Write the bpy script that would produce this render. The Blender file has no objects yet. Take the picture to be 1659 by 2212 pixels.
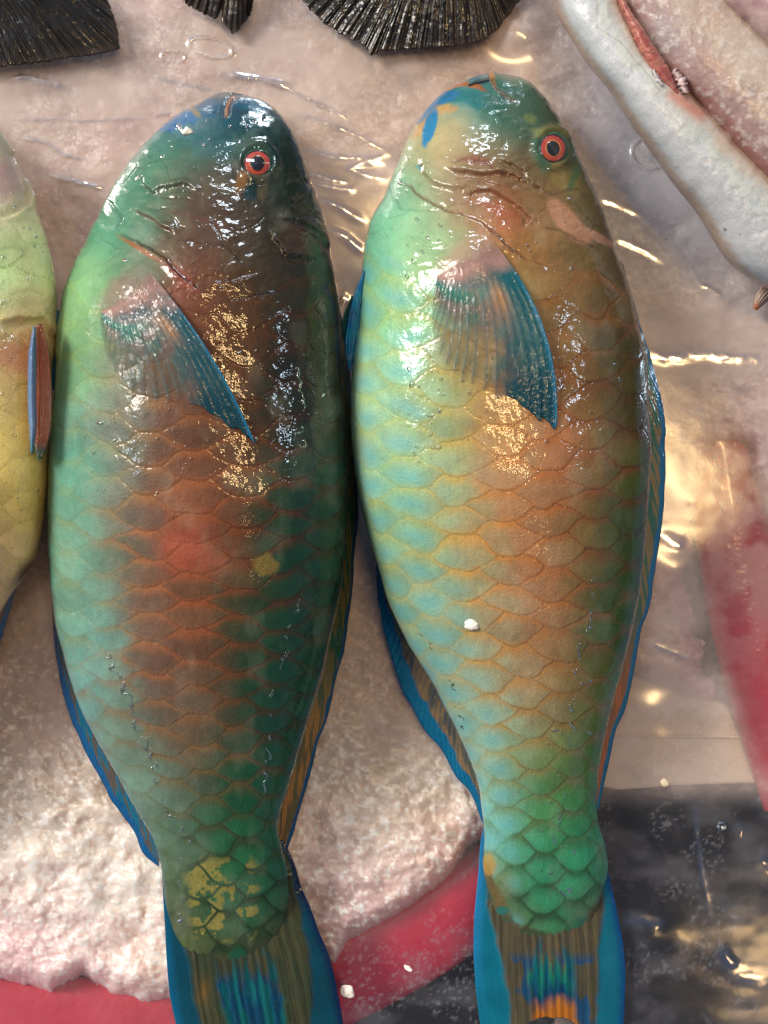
import bpy, math, random
import numpy as np
from mathutils import Vector
random.seed(5)
sc = bpy.context.scene
COL = sc.collection

# ------------------------------------------------------------------ camera
CAM_H = 0.55                       # metres above the ice
K = 0.378 / 1659.0                 # metres per layout unit on the plane z = 0
cd = bpy.data.cameras.new('camera'); cam = bpy.data.objects.new('camera', cd); COL.objects.link(cam)
cam.location = (0, 0, CAM_H)
cd.sensor_fit = 'HORIZONTAL'; cd.angle_x = 2 * math.atan(0.189 / CAM_H)
cd.clip_start = 0.01; cd.clip_end = 50
sc.camera = cam

# ------------------------------------------------------------------ light
w = bpy.data.worlds.new("World"); sc.world = w; w.use_nodes = True
nt = w.node_tree; bg = nt.nodes['Background']
sky = nt.nodes.new('ShaderNodeTexSky'); sky.sky_type = 'NISHITA'; sky.sun_disc = False
SUN_EL, SUN_AZ = math.radians(36), math.radians(-62)
sky.sun_elevation = SUN_EL; sky.sun_rotation = SUN_AZ
sky.air_density = 1.0; sky.dust_density = 3.0
nt.links.new(sky.outputs[0], bg.inputs[0]); bg.inputs[1].default_value = 0.08
sd = bpy.data.lights.new('sun', 'SUN'); sun = bpy.data.objects.new('sun', sd); COL.objects.link(sun)
sd.energy = 2.9; sd.angle = math.radians(20); sd.color = (1.0, 0.94, 0.84)
dirv = Vector((math.sin(SUN_AZ) * math.cos(SUN_EL), math.cos(SUN_AZ) * math.cos(SUN_EL), math.sin(SUN_EL)))
sun.rotation_euler = dirv.to_track_quat('Z', 'Y').to_euler()

def area(name, loc, size, energy, color):
    l = bpy.data.lights.new(name, 'AREA'); l.shape = 'RECTANGLE'; l.size, l.size_y = size
    l.energy = energy; l.color = color
    o = bpy.data.objects.new(name, l); COL.objects.link(o); o.location = loc
    o.rotation_euler = (Vector(loc) - Vector((0.03, 0, 0))).to_track_quat('Z', 'Y').to_euler()
    return o
# warm bulbs hung over the stall and the daylight entering under the awning
area('stall_tube', (0.36, 0.36, 2.0), (1.0, 0.05), 14, (1.0, 0.66, 0.30))
area('stall_bulb', (0.86, -1.02, 2.0), (0.14, 0.04), .7, (1.0, 0.64, 0.30))
area('awning_gap', (-1.9, 0.45, 1.7), (0.18, 0.22), 2.6, (0.62, 0.82, 1.0))
area('awning_gap', (0.05, 2.9, 1.30), (0.8, 0.30), 34, (0.80, 0.91, 1.0))
area('awning_gap', (1.9, 0.55, 1.6), (0.15, 0.24), 5, (0.66, 0.84, 1.0))
sc.view_settings.view_transform = 'Standard'; sc.view_settings.look = 'None'
sc.view_settings.exposure = 0.12; sc.view_settings.gamma = 1

# ------------------------------------------------------------------ numeric helpers
def lin(h):
    h = h.lstrip('#'); c = np.array([int(h[i:i + 2], 16) / 255 for i in (0, 2, 4)])
    return np.where(c <= 0.04045, c / 12.92, ((c + 0.055) / 1.055) ** 2.4)
def hash2(ix, iy, seed):
    n = (ix.astype(np.int64) * 374761393 + iy.astype(np.int64) * 668265263 + seed * 982451653) & 0x7fffffff
    n = ((n ^ (n >> 13)) * 1274126177) & 0x7fffffff
    return ((n ^ (n >> 16)) & 0xffff) / 65535.0
def vnoise(x, y, seed=0):
    x = np.asarray(x, float); y = np.asarray(y, float)
    ix = np.floor(x); iy = np.floor(y); fx = x - ix; fy = y - iy
    fx = fx * fx * fx * (fx * (fx * 6 - 15) + 10); fy = fy * fy * fy * (fy * (fy * 6 - 15) + 10)
    a = hash2(ix, iy, seed); b = hash2(ix + 1, iy, seed); c = hash2(ix, iy + 1, seed); d = hash2(ix + 1, iy + 1, seed)
    return (a * (1 - fx) + b * fx) * (1 - fy) + (c * (1 - fx) + d * fx) * fy
def fbm(x, y, seed=0, octv=4, gain=0.5):
    s = 0; amp = 1; tot = 0
    for i in range(octv):
        s = s + amp * vnoise(x * 2 ** i + 17.3 * i, y * 2 ** i + 5.1 * i, seed + i); tot += amp; amp *= gain
    return s / tot            # 0..1
def sstep(a, b, x):
    t = np.clip((x - a) / (b - a), 0, 1); return t * t * (3 - 2 * t)
def pchip(xs, ys):
    xs = np.array(xs, float); ys = np.array(ys, float)
    h = np.diff(xs); d = np.diff(ys) / h; m = np.zeros_like(xs)
    m[0] = d[0]; m[-1] = d[-1]
    for i in range(1, len(xs) - 1):
        if d[i - 1] * d[i] > 0:
            w1 = 2 * h[i] + h[i - 1]; w2 = h[i] + 2 * h[i - 1]
            m[i] = (w1 + w2) / (w1 / d[i - 1] + w2 / d[i])
    def f(x):
        x = np.clip(np.asarray(x, float), xs[0], xs[-1])
        i = np.clip(np.searchsorted(xs, x) - 1, 0, len(xs) - 2)
        t = (x - xs[i]) / h[i]
        return ((2 * t**3 - 3 * t**2 + 1) * ys[i] + (t**3 - 2 * t**2 + t) * h[i] * m[i]
                + (-2 * t**3 + 3 * t**2) * ys[i + 1] + (t**3 - t**2) * h[i] * m[i + 1])
    return f
def pathfn(pts):                      # smooth curve through points, parameter 0..1 by length
    p = np.array(pts, float); d = np.r_[0, np.cumsum(np.hypot(*np.diff(p, axis=0).T))]; d /= d[-1]
    fx, fy = pchip(d, p[:, 0]), pchip(d, p[:, 1])
    return lambda t: (fx(t), fy(t))
def dist_poly(X, Y, pts):             # distance to polyline, signed side, parameter
    best = np.full(X.shape, 1e9); side = np.zeros(X.shape); par = np.zeros(X.shape); n = len(pts) - 1
    for i in range(n):
        ax, ay = pts[i]; bx, by = pts[i + 1]; dx, dy = bx - ax, by - ay
        t = np.clip(((X - ax) * dx + (Y - ay) * dy) / (dx * dx + dy * dy), 0, 1)
        d = np.hypot(X - ax - t * dx, Y - ay - t * dy); m = d < best
        best = np.where(m, d, best); side = np.where(m, np.sign((X - ax) * dy - (Y - ay) * dx), side)
        par = np.where(m, (i + t) / n, par)
    return best, side, par
def parse(s):
    out = []
    for q in s.split():
        x, y, c = q.split(','); out.append((float(x), float(y), lin(c)))
    return out
def field(anchors, X, Y, sig=42.0):
    num = np.zeros(X.shape + (3,)); den = np.zeros(X.shape)
    for x, y, c in anchors:
        d2 = (X - x) ** 2 + (Y - y) ** 2
        wgt = np.exp(-d2 / (2 * sig * sig)) + 1e-3 / (1 + d2 / 4000.0) ** 2
        num += wgt[..., None] * c; den += wgt
    return num / den[..., None]
def mix(a, b, t):
    t = np.asarray(t)[..., None]; return a * (1 - t) + b * t
def W(px, py, z):                     # layout point at height z -> world
    s = K * (CAM_H - z) / CAM_H
    return np.stack([(px - 829.5) * s, (1106 - py) * s, z + 0 * px], -1)

# ------------------------------------------------------------------ mesh helpers
def link(me, name, mat, parent=None, label=None, cat=None, kind=None, group=None):
    o = bpy.data.objects.new(name, me); COL.objects.link(o)
    if mat: me.materials.append(mat)
    if parent: o.parent = parent
    for k_, v in (('label', label), ('category', cat), ('kind', kind), ('group', group)):
        if v: o[k_] = v
    return o
def empty(name, px, py, label, cat, group=None):
    o = bpy.data.objects.new(name, None); COL.objects.link(o)
    o['label'] = label; o['category'] = cat
    if group: o['group'] = group
    return o
def raw(name, V, F, col=None, smooth=True):
    me = bpy.data.meshes.new(name); n = len(V); m = len(F); k_ = F.shape[1]
    me.vertices.add(n); me.vertices.foreach_set('co', np.ascontiguousarray(V, dtype=np.float32).ravel())
    me.loops.add(m * k_); me.loops.foreach_set('vertex_index', np.ascontiguousarray(F, dtype=np.int32).ravel())
    me.polygons.add(m); me.polygons.foreach_set('loop_start', np.arange(m, dtype=np.int32) * k_)
    try: me.polygons.foreach_set('loop_total', np.full(m, k_, dtype=np.int32))
    except Exception: pass
    me.polygons.foreach_set('use_smooth', np.full(m, smooth))
    if col is not None:
        if col.shape[1] == 3: col = np.c_[col, np.ones(len(col))]
        a = me.attributes.new('Col', 'FLOAT_COLOR', 'POINT'); a.data.foreach_set('color', np.ascontiguousarray(col, dtype=np.float32).ravel())
    me.update(calc_edges=True); me.validate()
    return me
def gridF(r, c, wrap=False, base=0):
    i = np.arange(r - 1)[:, None]; j = np.arange(c if wrap else c - 1)[None, :]; j2 = (j + 1) % c
    F = np.stack([i * c + j, (i + 1) * c + j, (i + 1) * c + j2, i * c + j2], -1)
    return F.reshape(-1, 4) + base
def sheet(name, P, col, thick, mat, parent=None, keep=None, **kw):
    """grid of points P (r,c,3) given a real thickness and closed round its rim"""
    r, c = P.shape[:2]; n = r * c
    B = P.copy(); B[..., 2] -= thick
    V = np.concatenate([P.reshape(-1, 3), B.reshape(-1, 3)])
    F = gridF(r, c)
    if keep is not None:
        kq = (keep[:-1, :-1] & keep[1:, :-1] & keep[:-1, 1:] & keep[1:, 1:]).reshape(-1); F = F[kq]
    Fb = F[:, ::-1] + n
    ed = np.concatenate([F[:, [0, 1]], F[:, [1, 2]], F[:, [2, 3]], F[:, [3, 0]]])
    key = np.minimum(ed[:, 0], ed[:, 1]) * (2 * n) + np.maximum(ed[:, 0], ed[:, 1])
    u, idx, cnt = np.unique(key, return_index=True, return_counts=True)
    e = ed[idx[cnt == 1]]
    S = np.stack([e[:, 1], e[:, 0], e[:, 0] + n, e[:, 1] + n], -1)
    Fa = np.concatenate([F, Fb, S])
    cc = None
    if col is not None: cc = np.concatenate([col.reshape(n, -1)] * 2)
    used = np.zeros(2 * n, bool); used[Fa.ravel()] = True; mp = np.cumsum(used) - 1
    me = raw(name, V[used], mp[Fa], None if cc is None else cc[used])
    return link(me, name, mat, parent, **kw)

# ------------------------------------------------------------------ materials
def nodes(name):
    m = bpy.data.materials.new(name); m.use_nodes = True; t = m.node_tree
    return m, t, t.nodes['Principled BSDF']
def N(t, typ, **kw):
    n = t.nodes.new(typ)
    for k_, v in kw.items():
        if k_ in n.inputs: n.inputs[k_].default_value = v
        else: setattr(n, k_, v)
    return n
def bump_chain(t, specs, vec=None):
    """specs: (scale, detail, strength, distance)"""
    tc = N(t, 'ShaderNodeTexCoord'); last = None
    for sc_, det, st, di in specs:
        n = N(t, 'ShaderNodeTexNoise'); n.inputs['Scale'].default_value = sc_; n.inputs['Detail'].default_value = det
        t.links.new(tc.outputs['Object'], n.inputs['Vector'])
        b = N(t, 'ShaderNodeBump'); b.inputs['Strength'].default_value = st; b.inputs['Distance'].default_value = di
        t.links.new(n.outputs['Fac'], b.inputs['Height'])
        if last: t.links.new(last.outputs['Normal'], b.inputs['Normal'])
        last = b
    return last, tc
def skin_mat(name, rough=0.42, coat=1.0, coat_rough=0.06, specs=((900, 2, .35, .0006),), cspecs=((80, 1, .5, .0010), (260, 2, .5, .00035), (900, 1, .5, .00014)), sss=0.0, alpha=False, grain=0.12, gscale=1500):
    m, t, p = nodes(name)
    at = N(t, 'ShaderNodeVertexColor'); at.layer_name = 'Col'
    b, tc = bump_chain(t, specs)
    nz = N(t, 'ShaderNodeTexNoise'); nz.inputs['Scale'].default_value = gscale; nz.inputs['Detail'].default_value = 3
    t.links.new(tc.outputs['Object'], nz.inputs['Vector'])
    mr = N(t, 'ShaderNodeMapRange'); mr.inputs['To Min'].default_value = 1 - grain * 2; mr.inputs['To Max'].default_value = 1 + grain * 2
    t.links.new(nz.outputs['Fac'], mr.inputs['Value'])
    mul = N(t, 'ShaderNodeVectorMath', operation='MULTIPLY')
    t.links.new(at.outputs['Color'], mul.inputs[0]); t.links.new(mr.outputs[0], mul.inputs[1])
    t.links.new(mul.outputs[0], p.inputs['Base Color'])
    p.inputs['Roughness'].default_value = rough; p.inputs['Coat Weight'].default_value = coat
    p.inputs['Coat Roughness'].default_value = coat_rough; p.inputs['Coat IOR'].default_value = 1.38
    p.inputs['Specular IOR Level'].default_value = 0.12
    t.links.new(b.outputs['Normal'], p.inputs['Normal'])
    cb, _ = bump_chain(t, cspecs); t.links.new(cb.outputs['Normal'], p.inputs['Coat Normal'])
    if sss: p.inputs['Subsurface Weight'].default_value = sss; p.inputs['Subsurface Scale'].default_value = 0.004; p.inputs['Subsurface Radius'].default_value = (1, .7, .6)
    if alpha: t.links.new(at.outputs['Alpha'], p.inputs['Alpha'])
    return m
M_SKIN = skin_mat('wet_fish_skin')
M_FIN = skin_mat('wet_fin', rough=0.4, cspecs=((260, 3, .6, .0018),), alpha=True)
M_BLACK = skin_mat('wet_black_fin', rough=0.6, coat=.9, cspecs=((130, 2, .5, .0020), (400, 2, .5, .0008)), coat_rough=.06)
M_WHITE = skin_mat('pale_fish_skin', rough=0.4, coat=.9, coat_rough=.14, cspecs=((700, 3, .5, .0006),), sss=.25, grain=.1)
M_EYE = skin_mat('wet_eye', rough=0.3, coat_rough=.03, cspecs=((60, 1, .05, .001),), grain=.04)
def ice_mat():
    m, t, p = nodes('crushed_ice')
    at = N(t, 'ShaderNodeVertexColor'); at.layer_name = 'Col'
    b, tc = bump_chain(t, ((500, 3, .6, .0012),))
    t.links.new(at.outputs['Color'], p.inputs['Base Color'])
    t.links.new(b.outputs['Normal'], p.inputs['Normal'])
    p.inputs['Roughness'].default_value = .22; p.inputs['Specular IOR Level'].default_value = .6
    p.inputs['Subsurface Weight'].default_value = .8; p.inputs['Subsurface Scale'].default_value = .008; p.inputs['Subsurface Radius'].default_value = (1, .8, .75)
    return m
M_ICE = ice_mat()
def film_mat():
    m = bpy.data.materials.new('clear_plastic_film'); m.use_nodes = True; t = m.node_tree; t.nodes.clear()
    out = N(t, 'ShaderNodeOutputMaterial'); at = N(t, 'ShaderNodeVertexColor'); at.layer_name = 'Col'
    b, tc = bump_chain(t, ((500, 2, .05, .0002),))
    gl = N(t, 'ShaderNodeBsdfGlossy'); gl.inputs['Roughness'].default_value = .13; t.links.new(b.outputs['Normal'], gl.inputs['Normal'])
    df = N(t, 'ShaderNodeBsdfDiffuse'); t.links.new(at.outputs['Color'], df.inputs['Color'])
    tr = N(t, 'ShaderNodeBsdfTransparent')
    m1 = N(t, 'ShaderNodeMixShader'); t.links.new(at.outputs['Alpha'], m1.inputs[0]); t.links.new(tr.outputs[0], m1.inputs[1]); t.links.new(df.outputs[0], m1.inputs[2])
    fr = N(t, 'ShaderNodeFresnel'); fr.inputs['IOR'].default_value = 1.5; t.links.new(b.outputs['Normal'], fr.inputs['Normal'])
    mm = N(t, 'ShaderNodeMath', operation='MULTIPLY_ADD', use_clamp=True); mm.inputs[1].default_value = 1.5; t.links.new(fr.outputs[0], mm.inputs[0]); cz = N(t, 'ShaderNodeAttribute'); cz.attribute_name = 'Crease'; t.links.new(cz.outputs['Fac'], mm.inputs[2])
    m2 = N(t, 'ShaderNodeMixShader'); t.links.new(mm.outputs[0], m2.inputs[0]); t.links.new(m1.outputs[0], m2.inputs[1]); t.links.new(gl.outputs[0], m2.inputs[2])
    t.links.new(m2.outputs[0], out.inputs[0])
    return m
M_FILM = film_mat()
def simple(name, col, rough, specs=((200, 3, .3, .002),), coat=0, c2=None, scale=60, thr=(.45, .7)):
    m, t, p = nodes(name); b, tc = bump_chain(t, specs); t.links.new(b.outputs['Normal'], p.inputs['Normal'])
    p.inputs['Roughness'].default_value = rough; p.inputs['Coat Weight'].default_value = coat
    if c2 is not None:
        n = N(t, 'ShaderNodeTexNoise'); n.inputs['Scale'].default_value = scale; n.inputs['Detail'].default_value = 8; n.inputs['Roughness'].default_value = .7
        t.links.new(tc.outputs['Object'], n.inputs['Vector'])
        cr = N(t, 'ShaderNodeValToRGB'); cr.color_ramp.elements[0].position = thr[0]; cr.color_ramp.elements[1].position = thr[1]
        cr.color_ramp.elements[0].color = (*lin(col), 1); cr.color_ramp.elements[1].color = (*lin(c2), 1)
        t.links.new(n.outputs['Fac'], cr.inputs[0]); t.links.new(cr.outputs[0], p.inputs['Base Color'])
    else: p.inputs['Base Color'].default_value = (*lin(col), 1)
    return m
M_TRAY = simple('dark_tray', '#1c1c20', .85, specs=((200, 2, .2, .0006),), c2='#4c4c52', scale=70, thr=(.5, .8))
M_RED = simple('red_plastic', '#b0283e', .18, c2='#bc3c50', scale=25, thr=(.4, .75), coat=.5)
M_CREAM = simple('white_foam', '#e6d2b4', .6, c2='#d8c8b4', scale=30)
M_CRUMB = simple('white_crumb', '#e8e4da', .5)
def water_mat():
    m = bpy.data.materials.new('clear_water'); m.use_nodes = True; t = m.node_tree; t.nodes.clear(); out = N(t, 'ShaderNodeOutputMaterial')
    g = N(t, 'ShaderNodeBsdfGlossy'); g.inputs['Roughness'].default_value = .10; tr = N(t, 'ShaderNodeBsdfTransparent'); tr.inputs[0].default_value = (.93, .95, .95, 1)
    fr = N(t, 'ShaderNodeFresnel'); fr.inputs['IOR'].default_value = 1.5; mx = N(t, 'ShaderNodeMixShader')
    t.links.new(fr.outputs[0], mx.inputs[0]); t.links.new(tr.outputs[0], mx.inputs[1]); t.links.new(g.outputs[0], mx.inputs[2]); t.links.new(mx.outputs[0], out.inputs[0])
    return m
M_WATER = water_mat()

# ------------------------------------------------------------------ fish body
def c3_(X, h): return np.ones(X.shape + (3,)) * lin(h)
class Fish:
    """one fish lying on its side: y rows of the layout, left and right outline"""
    def __init__(s, name, label, group, left, right, Tprof, lift=0.0, y_end=None, step=2.4, ncol=340, apex=True, z_add=0.0):
        s.root = empty(name, 0, 0, label, 'fish', group)
        s.y0 = left[0][1]; s.y1 = y_end or left[-1][1]
        tr = (lambda y: np.sqrt(np.maximum(y - s.y0, 0))) if apex else (lambda y: y)
        fl = pchip([tr(p[1]) for p in left], [p[0] for p in left]); fr = pchip([tr(p[1]) for p in right], [p[0] for p in right])
        s.L = lambda y: fl(tr(y)); s.R = lambda y: fr(tr(y))
        ft = pchip([p[0] for p in Tprof], [p[1] for p in Tprof]); s.T = lambda y: ft(y)
        s.z_add = z_add; s.step = step; s.ncol = ncol; s.apex = apex
    extra = None
    def z0(s, y): return s.T(y) * 0.92 + 0.003 + s.z_add
    def topz(s, X, Y):
        L, R = s.L(Y), s.R(Y); S = np.clip((2 * X - L - R) / np.maximum(R - L, 1), -1, 1)
        return (s.extra(X, Y) if s.extra else 0) + s.z0(Y) + s.T(Y) * np.power(np.maximum(1 - S * S, 0), .5 * .92)
    def grid(s):
        n = int((s.y1 - s.y0) / s.step); u = np.linspace(0, 1, n)
        ys = s.y0 + (s.y1 - s.y0) * (u if not s.apex else (u ** 1.0 * .93 + .07 * u * u) * 1.0)
        if s.apex:
            extra = s.y0 + np.array([.02, .15, .5, 1.0, 1.6]); ys = np.unique(np.r_[ys, extra])
        wv = np.linspace(-1, 1, s.ncol); ph = .5 * (np.pi / 2) * wv + .5 * np.arcsin(wv)
        Y, PH = np.meshgrid(ys, ph, indexing='ij')
        L, R = s.L(Y), s.R(Y); C = (L + R) / 2; Wd = (R - L) / 2
        X = C + Wd * np.sin(PH); T = s.T(Y)
        Z = s.z0(Y) + T * np.power(np.maximum(np.cos(PH), 0), .92)
        s.ys = ys; s.X, s.Y, s.Z = X, Y, Z
        # arc length across, in layout units, zero on the middle line
        dz = np.diff(Z, axis=1) / K; dx = np.diff(X, axis=1)
        A = np.concatenate([np.zeros((len(ys), 1)), np.cumsum(np.hypot(dx, dz), axis=1)], 1)
        s.A = A - A[:, [s.ncol // 2]]
        return X, Y, Z
    def finish(s, H, col, mat, name='body'):
        """H: relief in metres along the surface normal"""
        P = W(s.X, s.Y, s.Z)
        du = np.gradient(P, axis=0); dv = np.gradient(P, axis=1)
        nrm = np.cross(dv, du); ln = np.linalg.norm(nrm, axis=-1, keepdims=True); nrm = -nrm / np.maximum(ln, 1e-12)
        nrm *= np.sign(nrm[len(s.ys) // 2, s.ncol // 2, 2])
        P = P + nrm * H[..., None]
        r, c = P.shape[:2]
        # underside, coarse
        nb = 22; ph = np.linspace(np.pi / 2, 3 * np.pi / 2, nb + 2)[1:-1]
        Y, PH = np.meshgrid(s.ys, ph, indexing='ij'); L, R = s.L(Y), s.R(Y)
        X = (L + R) / 2 + (R - L) / 2 * np.sin(PH); Z = s.z0(Y) - s.T(Y) * .9 * np.power(np.abs(np.cos(PH)), .8)
        Pb = W(X, Y, Z)
        cb = np.repeat(col[:, [-1]], nb, axis=1)
        V = np.concatenate([P, Pb], 1); Cc = np.concatenate([col, cb], 1)
        n2 = c + nb; F = gridF(r, n2, wrap=True)
        V = V.reshape(-1, 3); Cc = Cc.reshape(-1, 3)
        # end caps
        V = np.concatenate([V, [V[:n2].mean(0)], [V[(r - 1) * n2:r * n2].mean(0)]]); Cc = np.concatenate([Cc, Cc[:1], Cc[-1:]])
        i = np.arange(n2); j = (i + 1) % n2; a, b = len(V) - 2, len(V) - 1
        F1 = np.stack([np.full(n2, a), i, j, j], -1); F2 = np.stack([np.full(n2, b), (r - 1) * n2 + j, (r - 1) * n2 + i, (r - 1) * n2 + i], -1)
        tri = np.concatenate([F1, F2])[:, :3]
        me = bpy.data.meshes.new(name)
        nv = len(V); me.vertices.add(nv); me.vertices.foreach_set('co', V.astype(np.float32).ravel())
        nl = len(F) * 4 + len(tri) * 3; me.loops.add(nl)
        me.loops.foreach_set('vertex_index', np.r_[F.ravel(), tri.ravel()].astype(np.int32))
        me.polygons.add(len(F) + len(tri))
        me.polygons.foreach_set('loop_start', np.r_[np.arange(len(F)) * 4, len(F) * 4 + np.arange(len(tri)) * 3].astype(np.int32))
        me.polygons.foreach_set('use_smooth', np.ones(len(F) + len(tri), bool))
        at = me.attributes.new('Col', 'FLOAT_COLOR', 'POINT'); at.data.foreach_set('color', np.c_[Cc, np.ones(nv)].astype(np.float32).ravel())
        me.update(calc_edges=True); me.validate()
        return link(me, name, mat, s.root)

def scales(A, Y, cs, rs, seed, warp=.24):
    """overlapping scales: returns distance inside the free edge, distance from the covering neighbours, row-normalised
    position and a random number for each scale"""
    cs_ = pchip([p[0] for p in cs], [p[1] for p in cs]); rs_ = pchip([p[0] for p in rs], [p[1] for p in rs])
    yy = np.arange(0, 2400, 4.0); bb = np.cumsum(4.0 / rs_(yy)); B = np.interp(Y, yy, bb)
    a = A / cs_(Y); a = a + warp * (fbm(A / 90, Y / 90, seed, 3) - .5) * 1.6; B = B + warp * (fbm(A / 80, Y / 80, seed + 9, 3) - .5) * 1.6
    B = B + .028 * a * a
    i0 = np.round(a).astype(int)
    win = np.full(a.shape, 1e9); D1 = np.zeros(a.shape); LA = np.zeros(a.shape); LB = np.zeros(a.shape); ID = np.zeros(a.shape)
    cand = []
    for di in (-1, 0, 1):
        ii = i0 + di; off = .5 * (ii % 2); k0 = np.round(B - off).astype(int)
        for dk in (-1, 0, 1):
            kk = k0 + dk
            jx = (hash2(ii, kk, seed + 3) - .5) * .16; jy = (hash2(ii, kk, seed + 4) - .5) * .16
            da = a - ii - jx; db = B - kk - off - jy
            x = np.abs(da); e = np.where(x < 1.18, np.interp(x, [0,.08,.16,.24,.32,.42,.55,.72,.80,.88,1,1.2], [.52,.515,.50,.465,.41,.315,.18,0,-.10,-.23,-.5,-.95]), -9)
            cand.append((db, e - db, da, hash2(ii, kk, seed + 7)))
    for db, inn, da, r in cand:
        order = -db            # the scale nearest the head lies on top, its centre is furthest up
        m = (inn > 0) & (-db < win)
        win = np.where(m, -db, win); D1 = np.where(m, inn, D1); LA = np.where(m, da, LA); LB = np.where(m, db, LB); ID = np.where(m, r, ID)
    # distance beyond the free edge of the scales that cover this one
    D2 = np.full(a.shape, 9.0)
    for db, inn, da, r in cand:
        m = (inn <= 0) & (db > LB) & (inn > -2); D2 = np.where(m, np.minimum(D2, -inn), D2)
    return D1, D2, LA, LB, ID

def crease(H, col, X, Y, pts, wd, depth, side=0, c=None, cw=None, ca=1.0, seed=3, taper=True, wob=5):
    wx = (fbm(X / 22, Y / 22, seed) - .5) * wob * 2; wy = (fbm(X / 22 + 50, Y / 22, seed) - .5) * wob * 2
    d, sd_, t = dist_poly(X + wx, Y + wy, pts)
    f = np.exp(-(d / wd) ** 2); tp = np.clip(np.minimum(t, 1 - t) * 8, 0, 1) if taper else 1
    H -= .6 * depth * f * tp
    if side: H += side * .0009 * np.exp(-(d / (wd * 5)) ** 2) * tp * sd_ * (1 - f)
    if c is not None:
        g = np.exp(-(d / (cw or wd * 1.5)) ** 2) * tp * ca; col[:] = mix(col, lin(c), g)
    return H, col
def blob(col, X, Y, cx, cy, rx, ry, ang, c, soft=.25, seed=1, wob=.35, amt=1.0):
    ca, sa = math.cos(math.radians(ang)), math.sin(math.radians(ang))
    u = ((X - cx) * ca + (Y - cy) * sa) / rx; v = (-(X - cx) * sa + (Y - cy) * ca) / ry
    r = np.hypot(u, v) + (fbm(X / 20, Y / 20, seed) - .5) * wob
    col[:] = mix(col, lin(c), (1 - sstep(1 - soft, 1 + soft, r)) * amt)

def ALB(c):
    g = (c * np.array([.3, .55, .15])).sum(-1, keepdims=True); c = g + (c - g) * .84
    return np.clip(.98 * np.maximum(c * np.array([1.0, .98, .90]), 0) ** 1.2, 0, .9)
def paint_body(f, anchors, edge_anchors, cs, rs, seed, head_y, sig=42, strength=1.0, blotch=None):
    X, Y, Z = f.grid()
    wx = (fbm(X / 55, Y / 55, seed, 3) - .5) * 50; wy = (fbm(X / 55 + 9, Y / 55, seed + 2, 3) - .5) * 40
    base = field(anchors, X + wx, Y + wy, sig)
    edge = field(edge_anchors, X + wx * .5, Y + wy * .5, 90)
    D1, D2, LA, LB, ID = scales(f.A, Y, cs, rs, seed)
    hm = sstep(-25, 45, Y - head_y(X))                       # 0 head, 1 scaled body
    n1 = fbm(X / 9, Y / 9, seed + 5, 3); n2 = fbm(X / 26, Y / 26, seed + 6, 4)
    S = (2 * X - f.L(Y) - f.R(Y)) / np.maximum(f.R(Y) - f.L(Y), 1)
    # colour: paler or darker scales, coloured border, thin dark line on the free edge
    col = base * (1 + (ID - .5)[..., None] * .22 * hm[..., None]) * (0.86 + .28 * n2)[..., None]
    bandn = (n2 - .5) * .12
    lw = (.35 + .65 * sstep(.3, .65, fbm(X / 34, Y / 34, seed + 40, 3))) * (1 - .65 * sstep(-.35, -.7, S))
    band = np.maximum(np.exp(-((D1 - .02) / (.085 + bandn)) ** 2) * .8, np.exp(-(np.maximum(D2, 0) / (.15 + bandn)) ** 2)) * hm
    top = sstep(-.05, -.42, LB) * np.exp(-(LA / .5) ** 2) * .45 * hm
    col = mix(col, edge, np.clip((band * .7 * lw + top * 1.5 * (1 - .55 * sstep(-.3, -.6, S))) * strength, 0, .92))
    lens = np.abs(LB + .0) - .40 * (1 - (LA / .70) ** 2)
    col = mix(col, edge, sstep(-.06, .10, lens) * hm * .62 * lw * strength)
    dark = np.exp(-(np.minimum(D1, D2 + .01) / .022) ** 2) * hm
    col = mix(col, edge * .42, np.clip(dark * .6 * lw, 0, 1))
    # fine radial streaks inside each scale
    st = vnoise(LA * 26 + ID * 50, LB * 3, seed + 11)
    col = col * (1 + (st - .5) * .10 * hm)[..., None]
    col = mix(col, lin('#a4aa9c'), sstep(.5, .8, fbm(X / 50, Y / 80, seed + 50, 4)) * .16)
    # scattered grains
    col = col * (1 + (n1 - .5) * .12)[..., None]
    H = hm * (1 - .6 * sstep(-.3, -.6, S)) * (.00018 * (1 - .85 * np.clip(D1, 0, 1.1)) * sstep(0, .05, D1) + .00014 * np.exp(-(LA / .42) ** 2 - ((LB + .02) / .34) ** 2) - .00018 * np.exp(-(D1 / .03) ** 2))
    H = H + .0008 * (fbm(X / 75, Y / 75, seed + 20, 2) - .5) + .00022 * (fbm(X / 14, Y / 20, seed + 21, 3) - .5)
    # head: plates with shallow cracks and loose skin
    hd = 1 - hm
    P1, P2, _, _, PI_ = scales(f.A + 12 * np.sin(Y / 40), Y, [(0, 150), (2400, 150)], [(0, 92), (2400, 92)], seed + 60, .35)
    pm = hd * sstep(250, 420, Y) * sstep(.35, .6, fbm(X / 60, Y / 60, seed + 33, 2))
    crack = np.exp(-(np.minimum(P1, P2 + .01) / .02) ** 2)
    v2 = fbm(X / 50 + 3, Y / 34, seed + 34, 2); crack2 = np.exp(-((v2 - .5) / .010) ** 2) * sstep(.5, .62, fbm(X / 45, Y / 45, seed + 35, 2))
    H = H - pm * .00035 * crack - hd * .0003 * crack2 + hd * .0007 * (fbm(X / 30, Y / 18, seed + 31, 2) - .5)
    col = col * (1 - pm * .30 * crack - hd * .10 * crack2 + pm * (PI_ - .5) * .12)[..., None]
    return X, Y, Z, H, col, hm, S, (D1, D2, LA, LB, ID)

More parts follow.
